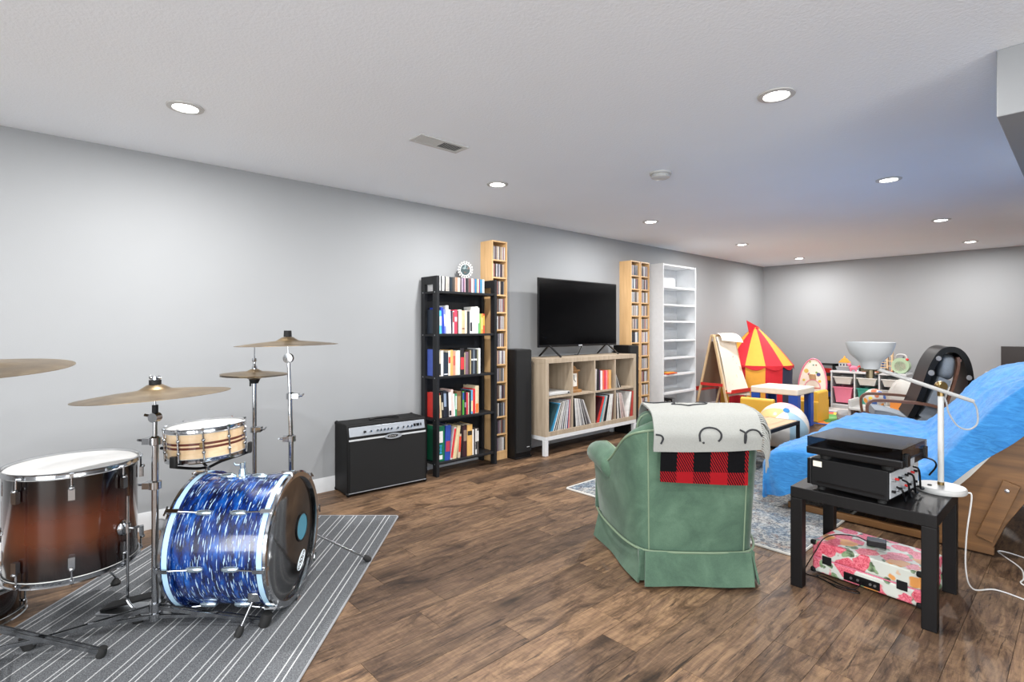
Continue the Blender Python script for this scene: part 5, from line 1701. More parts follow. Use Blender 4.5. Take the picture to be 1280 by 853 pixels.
m.tube([(0.14, 0.15, 0.084), (0.14, 0.0, 0.084), (0.125, -0.07, 0.082)], 0.004, 6)
m.build('tonearm', M_STEEL, tt)
cv = [(-0.200, -0.180), (0.190, -0.180), (0.190, 0.180), (-0.200, 0.180)]
m = MB()
m.bx(-0.201, -0.198, -0.181, 0.181, 0.0625, 0.108); m.bx(0.188, 0.191, -0.181, 0.181, 0.0625, 0.108)
m.bx(-0.198, 0.188, -0.181, -0.178, 0.0625, 0.108); m.bx(-0.198, 0.188, 0.178, 0.181, 0.0625, 0.108)
m.bx(-0.201, 0.191, -0.181, 0.181, 0.108, 0.1105)
m.build('dust_cover', M_SMOKE, tt, 0)
for y in (-0.13, 0.13):
    MB().bx(0.189, 0.203, y - 0.02, y + 0.02, 0.03, 0.085).build('hinge', M_BLACK, tt, 0, bevel=0.003)
MB().bx(0.1945, 0.1965, -0.09, -0.03, 0.03, 0.058).build('rating_label', M_CORDG, tt, 0)
MB().tube(smoothpath([(0.195, 0.1, 0.04), (0.235, 0.1, 0.03), (0.24, 0.12, 0.0), (0.21, 0.14, -0.05)], 5), 0.004, 6).build('cable', M_BLACK, tt)

# ------------------------------------------------------------------ desk lamp
LX, LY = 3.612, 3.308
dl = thing('desk_lamp', 'white jointed desk lamp with brass pivot and upturned bowl shade', 'lamp', (LX, LY, TTZ), YAW)
MB().lathe([(0.0005, 0.0), (0.098, 0.0), (0.101, 0.004), (0.101, 0.02), (0.096, 0.026), (0.0005, 0.03)], 40).build('base', M_WHITEPL, dl)
MB().lathe([(0.0005, 0.033), (0.008, 0.033), (0.009, 0.028), (0.0005, 0.028)], 12, Matrix.Translation((-0.055, 0.0, 0))).build('switch', M_BLACK, dl)
m = MB().cyl((0, 0, 0.03), (0, 0, 0.045), 0.014, n=16)
m.build('stem_collar', M_BRASS, dl)
MB().cyl((0, 0, 0.04), (0, 0, 0.47), 0.0125, n=18).build('stem', M_WHITEPL, dl)
m = MB().cyl((0, 0, 0.465), (0, 0, 0.50), 0.0145, n=16)
m.lathe([(0.0005, -0.018), (0.02, -0.018), (0.025, -0.01), (0.025, 0.01), (0.02, 0.018), (0.0005, 0.018)], 20, Matrix.Translation((0, 0, 0.513)) @ Matrix.Rotation(PI / 2, 4, 'X'))
m.build('pivot', M_BRASS, dl)
A0, A1 = Vector((0.145, 0.0, 0.425)), Vector((-0.325, 0.0, 0.5655 + 0.016))
dirv = Vector((0.145 + 0.0, 0, 0.428 - 0.511))
A0 = Vector((0.142, -0.026, 0.436)); A1 = Vector((-0.33, -0.026, 0.592))
A0.z, A1.z = 0.513 - 0.142 * 0.47, 0.513 + 0.33 * 0.19
# the arm is two rods meeting at the pivot's clamp
MB().cyl(Vector((0.135, -0.026, 0.443)), Vector((-0.33, -0.026, 0.600)), 0.0095, n=16).build('arm', M_WHITEPL, dl)
SHX, SHY, SHZ_ = -0.36, -0.02, 0.600
m = MB()
m.cyl((SHX, SHY, SHZ_ - 0.045), (SHX, SHY, SHZ_ - 0.005), 0.018, n=16)
m.bx(SHX - 0.05, SHX + 0.05, SHY - 0.008, SHY + 0.008, SHZ_ - 0.012, SHZ_ + 0.004)
m.cyl((-0.33, -0.026, 0.600), (SHX, SHY, SHZ_ - 0.01), 0.007)
m.tube([(SHX + 0.02, SHY, SHZ_ - 0.03), (SHX + 0.05, SHY - 0.005, SHZ_ - 0.015), (SHX + 0.075, SHY - 0.01, SHZ_ + 0.0)], 0.005, 8)
m.build('shade_bracket', plain('dark_brass', '#6b624f', 0.4, 1.0), dl)
MB().lathe([(0.006, 0.0), (0.038, 0.0), (0.044, 0.03), (0.058, 0.045), (0.086, 0.072), (0.100, 0.112), (0.103, 0.130), (0.1005, 0.130), (0.097, 0.112), (0.083, 0.075), (0.055, 0.048), (0.040, 0.03), (0.006, 0.004)], 44, Matrix.Translation((SHX, SHY, SHZ_)), closed=True).build('shade', plain('milky_shade', '#a9adb0', 0.4), dl, 55)
MB().ball((SHX, SHY, SHZ_ + 0.045), (0.026, 0.026, 0.034), 14, 8).build('bulb', M_CLEAR, dl)
MB().tube(smoothpath([(0.137, -0.026, 0.442), (0.155, -0.026, 0.40), (0.155, -0.026, 0.335), (0.12, -0.02, 0.305), (0.075, -0.01, 0.32), (0.04, 0.0, 0.38), (0.028, 0.0, 0.43), (0.012, 0.0, 0.47)], 6), 0.004, 6).build('arm_cord', M_CORDG, dl)
wl = Matrix.Translation((LX, LY, TTZ)) @ Mz(YAW)
wi = wl.inverted()
pw = [(3.71, 3.32, 0.512), (3.725, 3.325, 0.49), (3.705, 3.335, 0.30), (3.70, 3.36, 0.12), (3.72, 3.42, 0.02), (3.79, 3.53, 0.0055), (3.90, 3.50, 0.0055), (4.05, 3.40, 0.0055)]
MB().tube([wi @ Vector(p) for p in smoothpath(pw, 7)], 0.0035, 6).build('power_cord', M_CORDW, dl)

# ------------------------------------------------------------------ under the table
sc = thing('suitcase', 'floral rose-print suitcase record player lying under the side table', 'suitcase', (3.362, 3.22, 0), R_(-6))
MB().bx(-0.238, 0.238, -0.165, 0.165, 0.012, 0.085).build('lower_shell', M_FLORAL, sc, 0, bevel=0.010)
MB().bx(-0.238, 0.238, -0.165, 0.165, 0.088, 0.172).build('lid', M_FLORAL, sc, 0, bevel=0.010)
MB().bx(-0.235, 0.235, -0.162, 0.162, 0.084, 0.089).build('lid_seam', M_PINK, sc, 0)
g = MB().bx(-0.085, 0.075, -0.168, -0.163, 0.022, 0.062).build('jack_panel', M_BLACK, sc, 0, bevel=0.002)
for x in (-0.05, -0.02, 0.035, 0.055):
    MB().cyl((x, -0.167, 0.042), (x, -0.172, 0.042), 0.006, n=10).build('jack', M_STEEL, g)
for x in (-0.165, 0.165):
    MB().bx(x - 0.022, x + 0.022, -0.169, -0.162, 0.065, 0.108).build('hinge', M_BLACKM, sc, 0, bevel=0.002)
for x in (-0.233, 0.233):
    for z in (0.02, 0.163):
        MB().box((x, -0.16, z), (0.026, 0.026, 0.026)).build('corner_guard', M_BLACKM, sc, bevel=0.008)
for x, y in ((-0.2, -0.13), (0.2, -0.13), (-0.2, 0.13), (0.2, 0.13)):
    MB().cyl((x, y, 0), (x, y, 0.014), 0.012, n=10).build('foot', M_RUBBER, sc)
pa = thing('power_adapter', 'black power adapter block with its cable on the floral suitcase', 'adapter', (3.36, 3.245, 0.1728), R_(12))
MB().bx(-0.042, 0.042, -0.032, 0.032, 0, 0.03).build('block', M_BLACK, pa, 0, bevel=0.004)
wi = (Matrix.Translation((3.36, 3.245, 0.1728)) @ Mz(R_(12))).inverted()
pw = [(3.318, 3.24, 0.185), (3.27, 3.225, 0.20), (3.20, 3.16, 0.205), (3.16, 3.09, 0.19), (3.135, 3.05, 0.13), (3.10, 3.03, 0.05), (3.09, 3.03, 0.006), (3.17, 3.03, 0.004), (3.25, 2.985, 0.004), (3.33, 2.985, 0.004), (3.34, 3.01, 0.004), (3.26, 3.03, 0.004), (3.17, 3.06, 0.004), (3.14, 3.045, 0.004), (3.22, 3.0, 0.008), (3.31, 3.0, 0.01), (3.34, 3.02, 0.03), (3.345, 3.043, 0.042)]
MB().tube([wi @ Vector(p) for p in smoothpath(pw, 7)], 0.0028, 6).build('cable', M_BLACK, pa)
wcord = [(4.02, 3.95, 0.004), (3.92, 4.10, 0.004), (3.80, 4.17, 0.004), (3.745, 4.16, 0.004), (3.77, 4.10, 0.004), (3.83, 4.0, 0.004), (3.862, 3.92, 0.004), (3.875, 3.80, 0.004), (3.868, 3.73, 0.004), (3.89, 3.70, 0.004), (3.93, 3.72, 0.004)]
o = MB().tube(smoothpath(wcord, 7), 0.0035, 6).build('extension_cord', M_CORDW)
tag(o, 'loose white cord looping on the dark floor behind the table', 'cord')
# ------------------------------------------------------------------ futon with blue sheet
NEAR = [(2.515, 0.16), (2.495, 0.27), (2.52, 0.355), (2.60, 0.415), (2.80, 0.440), (3.10, 0.430), (3.36, 0.415), (3.47, 0.47), (3.62, 0.68), (3.78, 0.90), (3.89, 1.01), (3.98, 1.055), (4.06, 1.02), (4.10, 0.93), (4.11, 0.80)]
FAR = [(2.515, 0.18), (2.495, 0.30), (2.52, 0.40), (2.59, 0.462), (2.74, 0.485), (2.95, 0.470), (3.08, 0.452), (3.17, 0.50), (3.30, 0.66), (3.43, 0.83), (3.54, 0.94), (3.68, 1.005), (3.80, 0.985), (3.86, 0.90), (3.87, 0.78)]
FY0, FY1 = 3.985, 5.92
def prof_at(P, s):
    q = s * (len(P) - 1)
    i = min(int(q), len(P) - 2)
    f = q - i
    def g(k):
        return P[min(max(k, 0), len(P) - 1)]
    a, b, c, d = g(i - 1), g(i), g(i + 1), g(i + 2)
    return tuple(0.5 * (2 * b[k] + (c[k] - a[k]) * f + (2 * a[k] - 5 * b[k] + 4 * c[k] - d[k]) * f * f + (3 * b[k] - a[k] - 3 * c[k] + d[k]) * f ** 3) for k in (0, 1))
def top(s, v):
    a, b = prof_at(NEAR, s), prof_at(FAR, s)
    return Vector((a[0] + (b[0] - a[0]) * v, FY0 + (FY1 - FY0) * v, a[1] + (b[1] - a[1]) * v))
def hem(s):
    """height of the sheet's near hem along the profile"""
    x, z = prof_at(NEAR, s)
    tab = [(2.49, 0.075), (2.62, 0.11), (2.8, 0.22), (3.1, 0.24), (3.40, 0.26), (3.50, 0.32), (3.62, 0.44), (3.86, 0.735), (4.02, 0.90), (4.2, 0.90)]
    for (x0, z0), (x1, z1) in zip(tab, tab[1:]):
        if x0 <= x <= x1:
            return min(z - 0.01, z0 + (z1 - z0) * (x - x0) / (x1 - x0))
    return z - 0.05
sh = thing('blue_bed_sheet', 'bright blue sheet draped over the futon', 'bed sheet', (0, 0, 0))
def sheet_pt(u, v):
    """u along the profile (front hem to behind the back), v from the near hem across to the far end"""
    s = u
    vd = 0.22
    wr = random.Random(0)
    if v < vd:
        f = v / vd                                    # 0 at hem, 1 at the top edge
        p = top(s, 0.0)
        h = hem(s)
        z = h + (p.z - h) * f
        rnd_ = 0.030 * math.sqrt(max(0.0, 1 - f * f))
        fold = 0.018 * math.sin(s * 75 + f * 2.5) * (1 - f * 0.5) + 0.008 * math.sin(s * 41 + 1.0 + f * 3)
        y = p.y - rnd_ - 0.012 + fold * (1 - f * 0.5)
        return Vector((p.x + 0.02 * (1 - f) * math.sin(s * 30), y, z))
    f = (v - vd) / (1 - vd)
    p = top(s, f)
    fold = 0.009 * math.sin(f * 34 + s * 7) * math.sin(s * 9 + 1) + 0.006 * math.sin(f * 15 - s * 22 + 2) + 0.005 * math.sin(s * 48 + f * 9)
    lump = 0.014 * math.sin(f * 9 + 0.6) * math.sin(s * 6)
    ed = math.exp(-((1 - f) / 0.03) ** 2) * 0.03 + math.exp(-(f / 0.02) ** 2) * 0.012
    a, b = prof_at(NEAR, max(0, s - 0.02)), prof_at(NEAR, min(1, s + 0.02))
    n = Vector((-(b[1] - a[1]), 0, b[0] - a[0])).normalized()
    ridge = 0.013 * (1 - abs(math.sin(f * 17 + s * 16 + 1.6 * math.sin(s * 9 + f * 4)))) ** 2 + 0.008 * (1 - abs(math.sin(f * 31 - s * 21 + 2.0 * math.sin(f * 7)))) ** 3
    return p + n * (0.012 + fold + lump + ridge - ed)
MB().grid(lambda u, v: tuple(sheet_pt(u, v)), 150, 110).build('cloth', M_SHEET, sh, 80, solid=0.004, off=-1)
fu = thing('futon', 'wooden futon sofa bed under the blue sheet', 'futon', (0, 0, 0))
def matt(u, v):
    """closed slab section under the sheet"""
    k = 0.03 + 0.90 * (u / 0.5 if u < 0.5 else (1 - u) / 0.5)
    p = top(k, 0.004 + 0.985 * v)
    a, b = prof_at(NEAR, max(0, k - 0.02)), prof_at(NEAR, min(1, k + 0.02))
    n = Vector((-(b[1] - a[1]), 0, b[0] - a[0])).normalized()
    return tuple(p - n * (0.018 if u < 0.5 else (0.15 if 0.12 < k < 0.80 else 0.06)))
m = MB().grid(matt, 80, 14, cu=True)
for v in (0.0, 1.0):
    ring = [matt(i / 80, v) for i in range(80)]
    fs = [(i, i + 1, 78 - i, 79 - i) for i in range(39)]
    m.add(ring, fs)
m.build('mattress', M_MATTRESS, fu, 60)
def endpanel(y, dx, name):
    """sloping notched end board, brace and foot rail"""
    poly = [(3.42, 0.05), (3.735, 0.05), (3.79, 0.20), (3.86, 0.33), (3.98, 0.45), (4.08, 0.62), (4.145, 0.86), (4.13, 0.95), (4.06, 0.985), (3.95, 0.90), (3.935, 0.905), (3.80, 0.700), (3.79, 0.655), (3.74, 0.585), (3.725, 0.59), (3.62, 0.435), (3.58, 0.40), (3.47, 0.36), (3.42, 0.20)]
    g = MB().prism([(x + dx, z) for x, z in poly], y, y + 0.035, 'y').build('end_board', M_FUTON, fu, 0, bevel=0.003)
    b = MB()
    b.bar((3.70 + dx, y - 0.012, 0.10), (3.815 + dx, y - 0.012, 0.44), 0.024, 0.075, (1, 0, 0))
    b = b.build('brace', M_FUTON, g, 0, bevel=0.003)
    MB().lathe([(0.0005, 0), (0.012, 0), (0.010, 0.004), (0.0005, 0.006)], 14, Matrix.Translation((3.795 + dx, y - 0.024, 0.395)) @ Matrix.Rotation(PI / 2, 4, 'X')).build('bolt', M_STEEL, b)
    MB().bx(2.64 + dx * 0.3, 3.74 + dx, y, y + 0.035, 0.012, 0.055).build('foot_rail', M_FUTON, fu, 0, bevel=0.003)
    MB().bx(2.66 + dx * 0.3, 3.42 + dx, y, y + 0.03, 0.10, 0.20).build('end_rail', M_FUTON, fu, 0, bevel=0.003)
    MB().bx(2.66 + dx * 0.3, 2.71 + dx * 0.3, y, y + 0.05, 0.012, 0.24).build('front_post', M_FUTON, fu, 0, bevel=0.003)
endpanel(4.03, 0.0, 'near')
endpanel(5.86, -0.22, 'far')
for k, x in enumerate((2.68, 2.85, 3.05, 3.25, 3.45)):
    MB().bar((x, 4.06, 0.225), (x - 0.22 * (k / 4.0), 5.86, 0.225), 0.07, 0.02).build('slat', M_FUTON, fu, 0)
for x, z in ((3.68, 0.46), (3.82, 0.66), (3.96, 0.86)):
    MB().bar((x, 4.06, z), (x - 0.22, 5.86, z), 0.02, 0.06).build('slat', M_FUTON, fu, 0)

# ------------------------------------------------------------------ coffee table on the rug
ct = thing('coffee_table', 'low wood-topped coffee table with black metal frame behind the armchair', 'table', (0, 0, 0))
X0, X1, Y0, Y1, Z = 1.50, 2.215, 4.30, 5.50, 0.405
for k in range(5):
    xa = X0 + 0.02 + (X1 - X0 - 0.04) / 5 * k
    MB().bx(xa + 0.001, xa + (X1 - X0 - 0.04) / 5 - 0.001, Y0 + 0.02, Y1 - 0.02, Z - 0.022, Z).build('board', M_TABLEWOOD, ct, 0, bevel=0.0015)
m = MB()
m.bx(X0, X0 + 0.02, Y0, Y1, Z - 0.035, Z - 0.001); m.bx(X1 - 0.02, X1, Y0, Y1, Z - 0.035, Z - 0.001)
m.bx(X0 + 0.02, X1 - 0.02, Y0, Y0 + 0.02, Z - 0.035, Z - 0.001); m.bx(X0 + 0.02, X1 - 0.02, Y1 - 0.02, Y1, Z - 0.035, Z - 0.001)
m.build('frame', M_BLACKM, ct, 0, bevel=0.002)
for x in (X0, X1 - 0.028):
    for y in (Y0, Y1 - 0.028):
        MB().bx(x, x + 0.028, y, y + 0.028, TOP_RUG + 0.002, Z - 0.035).build('leg', M_BLACKM, ct, 0, bevel=0.002)
for y in (Y0 + 0.004, Y1 - 0.024):
    MB().bx(X0 + 0.028, X1 - 0.028, y, y + 0.02, 0.095, 0.12).build('stretcher', M_BLACKM, ct, 0)

# ------------------------------------------------------------------ beach ball
bl = thing('beach_ball', 'large translucent beach ball with pink and blue panels behind the coffee table', 'ball', (1.885, 5.96, 0), 0)
br = 0.25
cols_ = ['#e9e2d8', '#e6b7bd', '#e8dccb', '#efc98a', '#e7e3dc', '#a9c8d8']
BM = Matrix.Translation((0, 0, br)) @ Matrix.Rotation(R_(35), 4, 'X') @ Matrix.Rotation(R_(20), 4, 'Y')
for k in range(6):
    g = MB()
    g.grid(lambda u, v, k=k: tuple(BM @ Vector((br * math.cos(-PI / 2 + PI * v) * math.cos(2 * PI * (k + u) / 6), br * math.cos(-PI / 2 + PI * v) * math.sin(2 * PI * (k + u) / 6), br * math.sin(-PI / 2 + PI * v)))), 8, 20)
    g.build('panel', plain('ball_panel', cols_[k], 0.25), bl, 60)
MB().lathe([(0.0005, br + 0.003), (0.03, br + 0.003), (0.032, br - 0.004)], 20, BM).build('valve_disc', plain('ball_blue', '#3f86c0', 0.3), bl)

# ------------------------------------------------------------------ play corner
kt = thing('play_table', 'small play table with cream top and blue legs', 'table', (1.32, 7.46, 0), 0)
h = 0.30
MB().prism(rounded(h, h, 0.03), 0.44, 0.52).build('tabletop', M_CREAM, kt, 20, bevel=0.01)
for sx in (-1, 1):
    for sy in (-1, 1):
        m = MB()
        x, y = sx * (h - 0.065), sy * (h - 0.065)
        m.prism([(x - sx * 0.055, y + sy * 0.055), (x + sx * 0.055, y + sy * 0.055), (x + sx * 0.055, y - sy * 0.055), (x + sx * 0.02, y - sy * 0.055), (x + sx * 0.02, y + sy * 0.02), (x - sx * 0.055, y + sy * 0.02)], 0, 0.44)
        m.build('leg', M_BLUEP, kt, 0, bevel=0.004)
def foam_chair(label, loc, rz):
    """toddler chair, seat front towards local +y"""
    t = thing('toddler_chair', label, 'chair', loc, rz)
    MB().bx(-0.17, 0.17, -0.12, 0.20, 0.0, 0.20).build('seat', M_FOAM, t, 0, bevel=0.02)
    MB().prism([(-0.20, 0.0), (-0.12, 0.0), (-0.12, 0.40), (-0.14, 0.42), (-0.18, 0.42), (-0.20, 0.40)], -0.20, 0.20, 'x').build('backrest', M_FOAM, t, 0, bevel=0.012)
    for s_ in (-1, 1):
        MB().bx(min(s_ * 0.17, s_ * 0.23), max(s_ * 0.17, s_ * 0.23), -0.20, 0.18, 0.0, 0.285).build('armrest', M_FOAM, t, 0, bevel=0.015)
foam_chair('yellow toddler chair seen from behind, left of the play table', (1.27, 6.92, 0), R_(5))
foam_chair('yellow toddler chair behind the right leg of the play table', (1.40, 8.17, 0.006), R_(90))

# ---- circus play tent
TC = (0.56, 8.41)
tn = thing('play_tent', 'red and yellow striped circus play tent with a flag', 'tent', (TC[0], TC[1], 0), R_(8))
N, TR_, EZ, AZ = 12, 0.52, 0.735, 1.31
def tp(a, r, z):
    return Vector((r * math.cos(a), r * math.sin(a), z))
for k in range(N):
    a0, a1 = 2 * PI * k / N, 2 * PI * (k + 1) / N
    mt = M_YEL if k % 2 else M_RED
    def roof(u, v, a0=a0, a1=a1):
        a = a0 + (a1 - a0) * u
        r = 0.03 + (TR_ + 0.012 - 0.03) * v
        z = AZ + (EZ - AZ) * (v - 0.05 * math.sin(PI * v))
        return tuple(tp(a, r, z))
    MB().grid(roof, 4, 10).build('roof_panel', mt, tn, 30, solid=0.003)
    door = k in (11, 0)
    MB().grid(lambda u, v, a0=a0, a1=a1: tuple(tp(a0 + (a1 - a0) * u, TR_ * (1 - 0.015 * math.sin(PI * v)) , 0.012 + (EZ - 0.012) * v)), 4, 6).build('door_opening' if door else 'wall_panel', M_NAVY if door else mt, tn, 30, solid=0.003)
    val = MB()
    val.grid(lambda u, v, a0=a0, a1=a1: tuple(tp(a0 + (a1 - a0) * u, TR_ + 0.016, EZ + 0.004 - v * (0.018 + 0.05 * math.sin(PI * u)))), 8, 2)
    val.build('scallop', M_RED, tn, 30, solid=0.003)
MB().cyl((0, 0, AZ - 0.03), (0, 0, AZ + 0.02), 0.035, 0.02).build('crown', M_RED, tn)
MB().grid(lambda u, v: (0.045 * math.cos(2 * PI * u) * (1 + 0.4 * v), 0.045 * math.sin(2 * PI * u) * (1 + 0.4 * v), AZ - 0.005 - 0.02 * v + 0.012 * math.sin(2 * PI * u * 6)), 36, 2, cu=True).build('ruffle', M_RED, tn, 30, solid=0.003)
pole0, pole1 = Vector((-0.045, -0.085, 1.12)), Vector((-0.085, -0.14, 1.415))
MB().cyl(pole0, pole1, 0.007).build('flag_pole', M_RED, tn)
MB().grid(lambda u, v: tuple(pole1.lerp(pole0, 0.85 * v) + Vector((0.13, 0.15, -0.0)) * u * (1 - 0.0 * v) + Vector((0, 0, -0.10 * u * (1 - v) + 0.15 * u * v * 0.3))), 6, 6).build('flag', M_RED, tn, 30, solid=0.003)

# ---- easel
es = thing('art_easel', 'wooden child\'s easel with a painted paper sheet and red trays', 'easel', (0.51, 7.43, 0), R_(-4))
EH = 1.19
def leg(x, y):
    return MB().bar((x, y, 0.0), (x * 0.06, y, EH), 0.03, 0.022, (0, 1, 0))
for x in (-0.29, 0.27):
    for y in (-0.27, 0.27):
        leg(x, y).build('leg', M_EASEL, es, 0, bevel=0.002)
MB().bar((-0.0, -0.29, EH), (0.0, 0.29, EH), 0.035, 0.03).build('top_bar', M_EASEL, es, 0)
def side(x, f):
    return x * (1 - f * 0.94)
for x, mt, nm in ((-0.29, M_BLACKM, 'chalkboard'), (0.27, M_EASEL, 'whiteboard')):
    a, b = 0.36, 0.93
    p = [Vector((side(x, a), -0.25, a * EH)), Vector((side(x, b), -0.25, b * EH)), Vector((side(x, b), 0.25, b * EH)), Vector((side(x, a), 0.25, a * EH))]
    MB().add(p, [(0, 1, 2, 3)]).build(nm, plain('easel_panel', '#8d7c68' if x < 0 else '#d9cdb9', 0.6), es, 0, solid=0.008)
for x in (-0.29, 0.27):
    xs = side(x, 0.33)
    sgn = -1 if x < 0 else 1
    m = MB()
    m.bx(min(xs, xs + sgn * 0.10), max(xs, xs + sgn * 0.10), -0.27, 0.27, 0.33 * EH, 0.33 * EH + 0.008)
    m.bx(xs + sgn * 0.10 - 0.004, xs + sgn * 0.10 + 0.004, -0.27, 0.27, 0.33 * EH, 0.33 * EH + 0.05)
    m.build('tray', M_REDP, es, 0)
MB().bar((side(-0.29, 0.42), -0.285, 0.42 * EH), (side(0.27, 0.42), -0.285, 0.42 * EH), 0.012, 0.04).build('spreader', M_REDP, es, 0)
MB().bar((side(-0.29, 0.42), 0.285, 0.42 * EH), (side(0.27, 0.42), 0.285, 0.42 * EH), 0.012, 0.04).build('spreader', M_REDP, es, 0)
pp = thing('painted_paper', 'large sheet of painted paper clipped over the easel', 'paper', (0.51, 7.43, 0), R_(-4))
def paper(u, v):
    f = 0.985 - 0.70 * v
    x = side(0.27, f) + 0.022 + 0.012 * math.sin(v * 5 + u * 3) * v + 0.05 * v * v * u
    return (x, -0.235 + 0.47 * u + 0.02 * v, f * EH + 0.012 * math.sin(u * 4))
MB().grid(paper, 14, 20).build('sheet', M_ART, pp, 60, solid=0.002)
def curl(u, v):
    a = -PI * 0.15 + 2.2 * v
    return (0.045 + 0.05 * math.sin(a) + 0.07 * v * u, -0.22 + 0.46 * u + 0.03 * v, EH + 0.005 + 0.028 * math.cos(a) - 0.07 * v * v - 0.035 * u * v)
MB().grid(curl, 12, 12).build('curled_top', M_PAPER, pp, 60, solid=0.002)
o = thing('plastic_crate', 'low red toy crate on the floor under the easel', 'crate', (0.55, 7.44, 0), R_(-4))
MB().bx(-0.15, 0.15, -0.2, 0.2, 0.0, 0.01).build('bottom', M_REDP, o, 0)
for a, b, c, d in ((-0.15, -0.14, -0.2, 0.2), (0.14, 0.15, -0.2, 0.2), (-0.14, 0.14, -0.2, -0.19), (-0.14, 0.14, 0.19, 0.2)):
    MB().bx(a, b, c, d, 0.01, 0.16).build('side', M_REDP, o, 0)

# ---- floor mats and cushion
def playmat():
    t = NT('play_mat_print')
    v = t.coord('Object')
    vo = t.n('ShaderNodeTexVoronoi')
    t.l(v, vo.inputs['Vector'])
    vo.inputs['Scale'].default_value = 4.2
    sp = t.n('ShaderNodeSeparateColor')
    t.l(vo.outputs['Color'], sp.inputs[0])
    c = t.ramp(sp.outputs[0], [(0.0, '#e2a63c'), (0.25, '#5a9a4e'), (0.45, '#e88a3c'), (0.6, '#7ab06a'), (0.75, '#e8c850'), (0.9, '#d8604a')], 'CONSTANT')
    t.base(t.mix(t.ramp(t.noise(v, 40.0), [(0.58, (0, 0, 0)), (0.66, (0.7, 0.7, 0.7))]), c, '#3a5a2e'))
    t.pbr(0.8)
    return t.m
pm = thing('play_mat', 'colourful children\'s play mat with a blue border', 'rug', (1.62, 8.55, 0), 0)
MB().prism(rounded(0.66, 0.67, 0.01), 0.0005, 0.005).build('border', plain('mat_blue', '#2b5cb0', 0.8), pm, 0)
MB().prism(rounded(0.60, 0.60, 0.01), 0.0045, 0.0058).build('printed_field', playmat(), pm, 0)
wm = thing('white_mat', 'plain white mat in front of the toy storage', 'rug', (1.45, 9.42, 0), 0)
MB().prism(rounded(0.55, 0.19, 0.02), 0.0005, 0.007).build('mat', plain('white_felt', '#c0bdb8', 0.95), wm, 0)
MB().tube([(x, y, 0.005) for x, y in rounded(0.55, 0.19, 0.02)], 0.005, 6, closed=True).build('hem', M_CREAM, wm)
gc = thing('floor_cushion', 'grey square floor cushion in front of the toy storage', 'cushion', (1.97, 8.33, 0.006), R_(20))
cush('pad', M_GREYF, gc, (0, 0, 0.075), (0.24, 0.24, 0.073), 0.35)
MB().tube([(x, y, 0.075) for x, y in rounded(0.238, 0.238, 0.06)], 0.006, 6, closed=True).build('welt', M_GREYF, gc)
fg = thing('toy_figure', 'tiny toy figure with red top on the floor before the chair', 'toy', (1.42, 7.28, 0), 0)
MB().lathe([(0.0005, 0), (0.03, 0), (0.026, 0.05), (0.015, 0.09), (0.0005, 0.09)], 14).build('body', M_GREENP, fg)
MB().ball((0, 0, 0.115), 0.028, 12, 8).build('head', M_CREAM, fg)
MB().ball((0, 0, 0.138), (0.026, 0.026, 0.014), 12, 8).build('cap', M_REDP, fg)

# ---- oval toss board
eg = thing('toss_game_board', 'oval pink-edged toss game board with spots on the floor', 'toy', (1.06, 9.36, 0), R_(4))
def ov(r1, r2, z, n=40):
    return [(r1 * math.cos(2 * PI * k / n) * (1.0 - 0.12 * math.sin(2 * PI * k / n)), z + r2 * math.sin(2 * PI * k / n)) for k in range(n)]
TM = Matrix.Rotation(R_(-9), 4, 'X')
g = MB().prism(ov(0.205, 0.40, 0.405), -0.012, 0.012, 'y', TM).build('panel', plain('board_cream', '#e6ddd0', 0.6), eg, 30)
MB().tube([tuple(TM @ Vector((x, -0.013, z))) for x, z in ov(0.203, 0.398, 0.405)], 0.011, 6, closed=True).build('rim', M_PINK, eg)
rr = random.Random(11)
spots_ = [(-0.10, 0.60, '#d0b25a', 0.035), (0.08, 0.55, '#3f4a80', 0.03), (-0.03, 0.52, '#5a3a6a', 0.02), (0.0, 0.70, '#5c9a8c', 0.014), (0.04, 0.70, '#8a6a4a', 0.012), (0.10, 0.44, '#d8b84a', 0.022), (-0.12, 0.33, '#d86a50', 0.035), (0.01, 0.24, '#c85a3c', 0.03), (0.08, 0.23, '#b8a860', 0.026), (-0.06, 0.55, '#9a4a7a', 0.018), (0.11, 0.14, '#cf4a48', 0.03), (0.05, 0.58, '#7aa04a', 0.016), (-0.13, 0.45, '#d8c05a', 0.02), (-0.05, 0.75, '#a8b070', 0.016)]
for x, z, c, r in spots_:
    MB().lathe([(0.0005, 0.002), (r, 0.002), (r, 0)], 14, TM @ Matrix.Translation((x, -0.012, z)) @ Matrix.Rotation(PI / 2, 4, 'X')).build('spot', plain('spot_paint', c, 0.6), g)
MB().tube([tuple(TM @ Vector((0.115 * math.cos(a) - 0.0, -0.014, 0.33 + 0.13 * math.sin(a)))) for a in [PI * k / 14 for k in range(15)]], 0.006, 6).build('pocket_edge', M_PINK, g)
MB().bar(TM @ Vector((-0.115, -0.014, 0.33)), TM @ Vector((0.115, -0.014, 0.33)), 0.01, 0.012, (0, 1, 0)).build('pocket_edge', M_REDP, g)
MB().bar((0.0, 0.02, 0.55), (0.0, 0.30, 0.0), 0.10, 0.012).build('back_stand', M_EASEL, eg, 0)

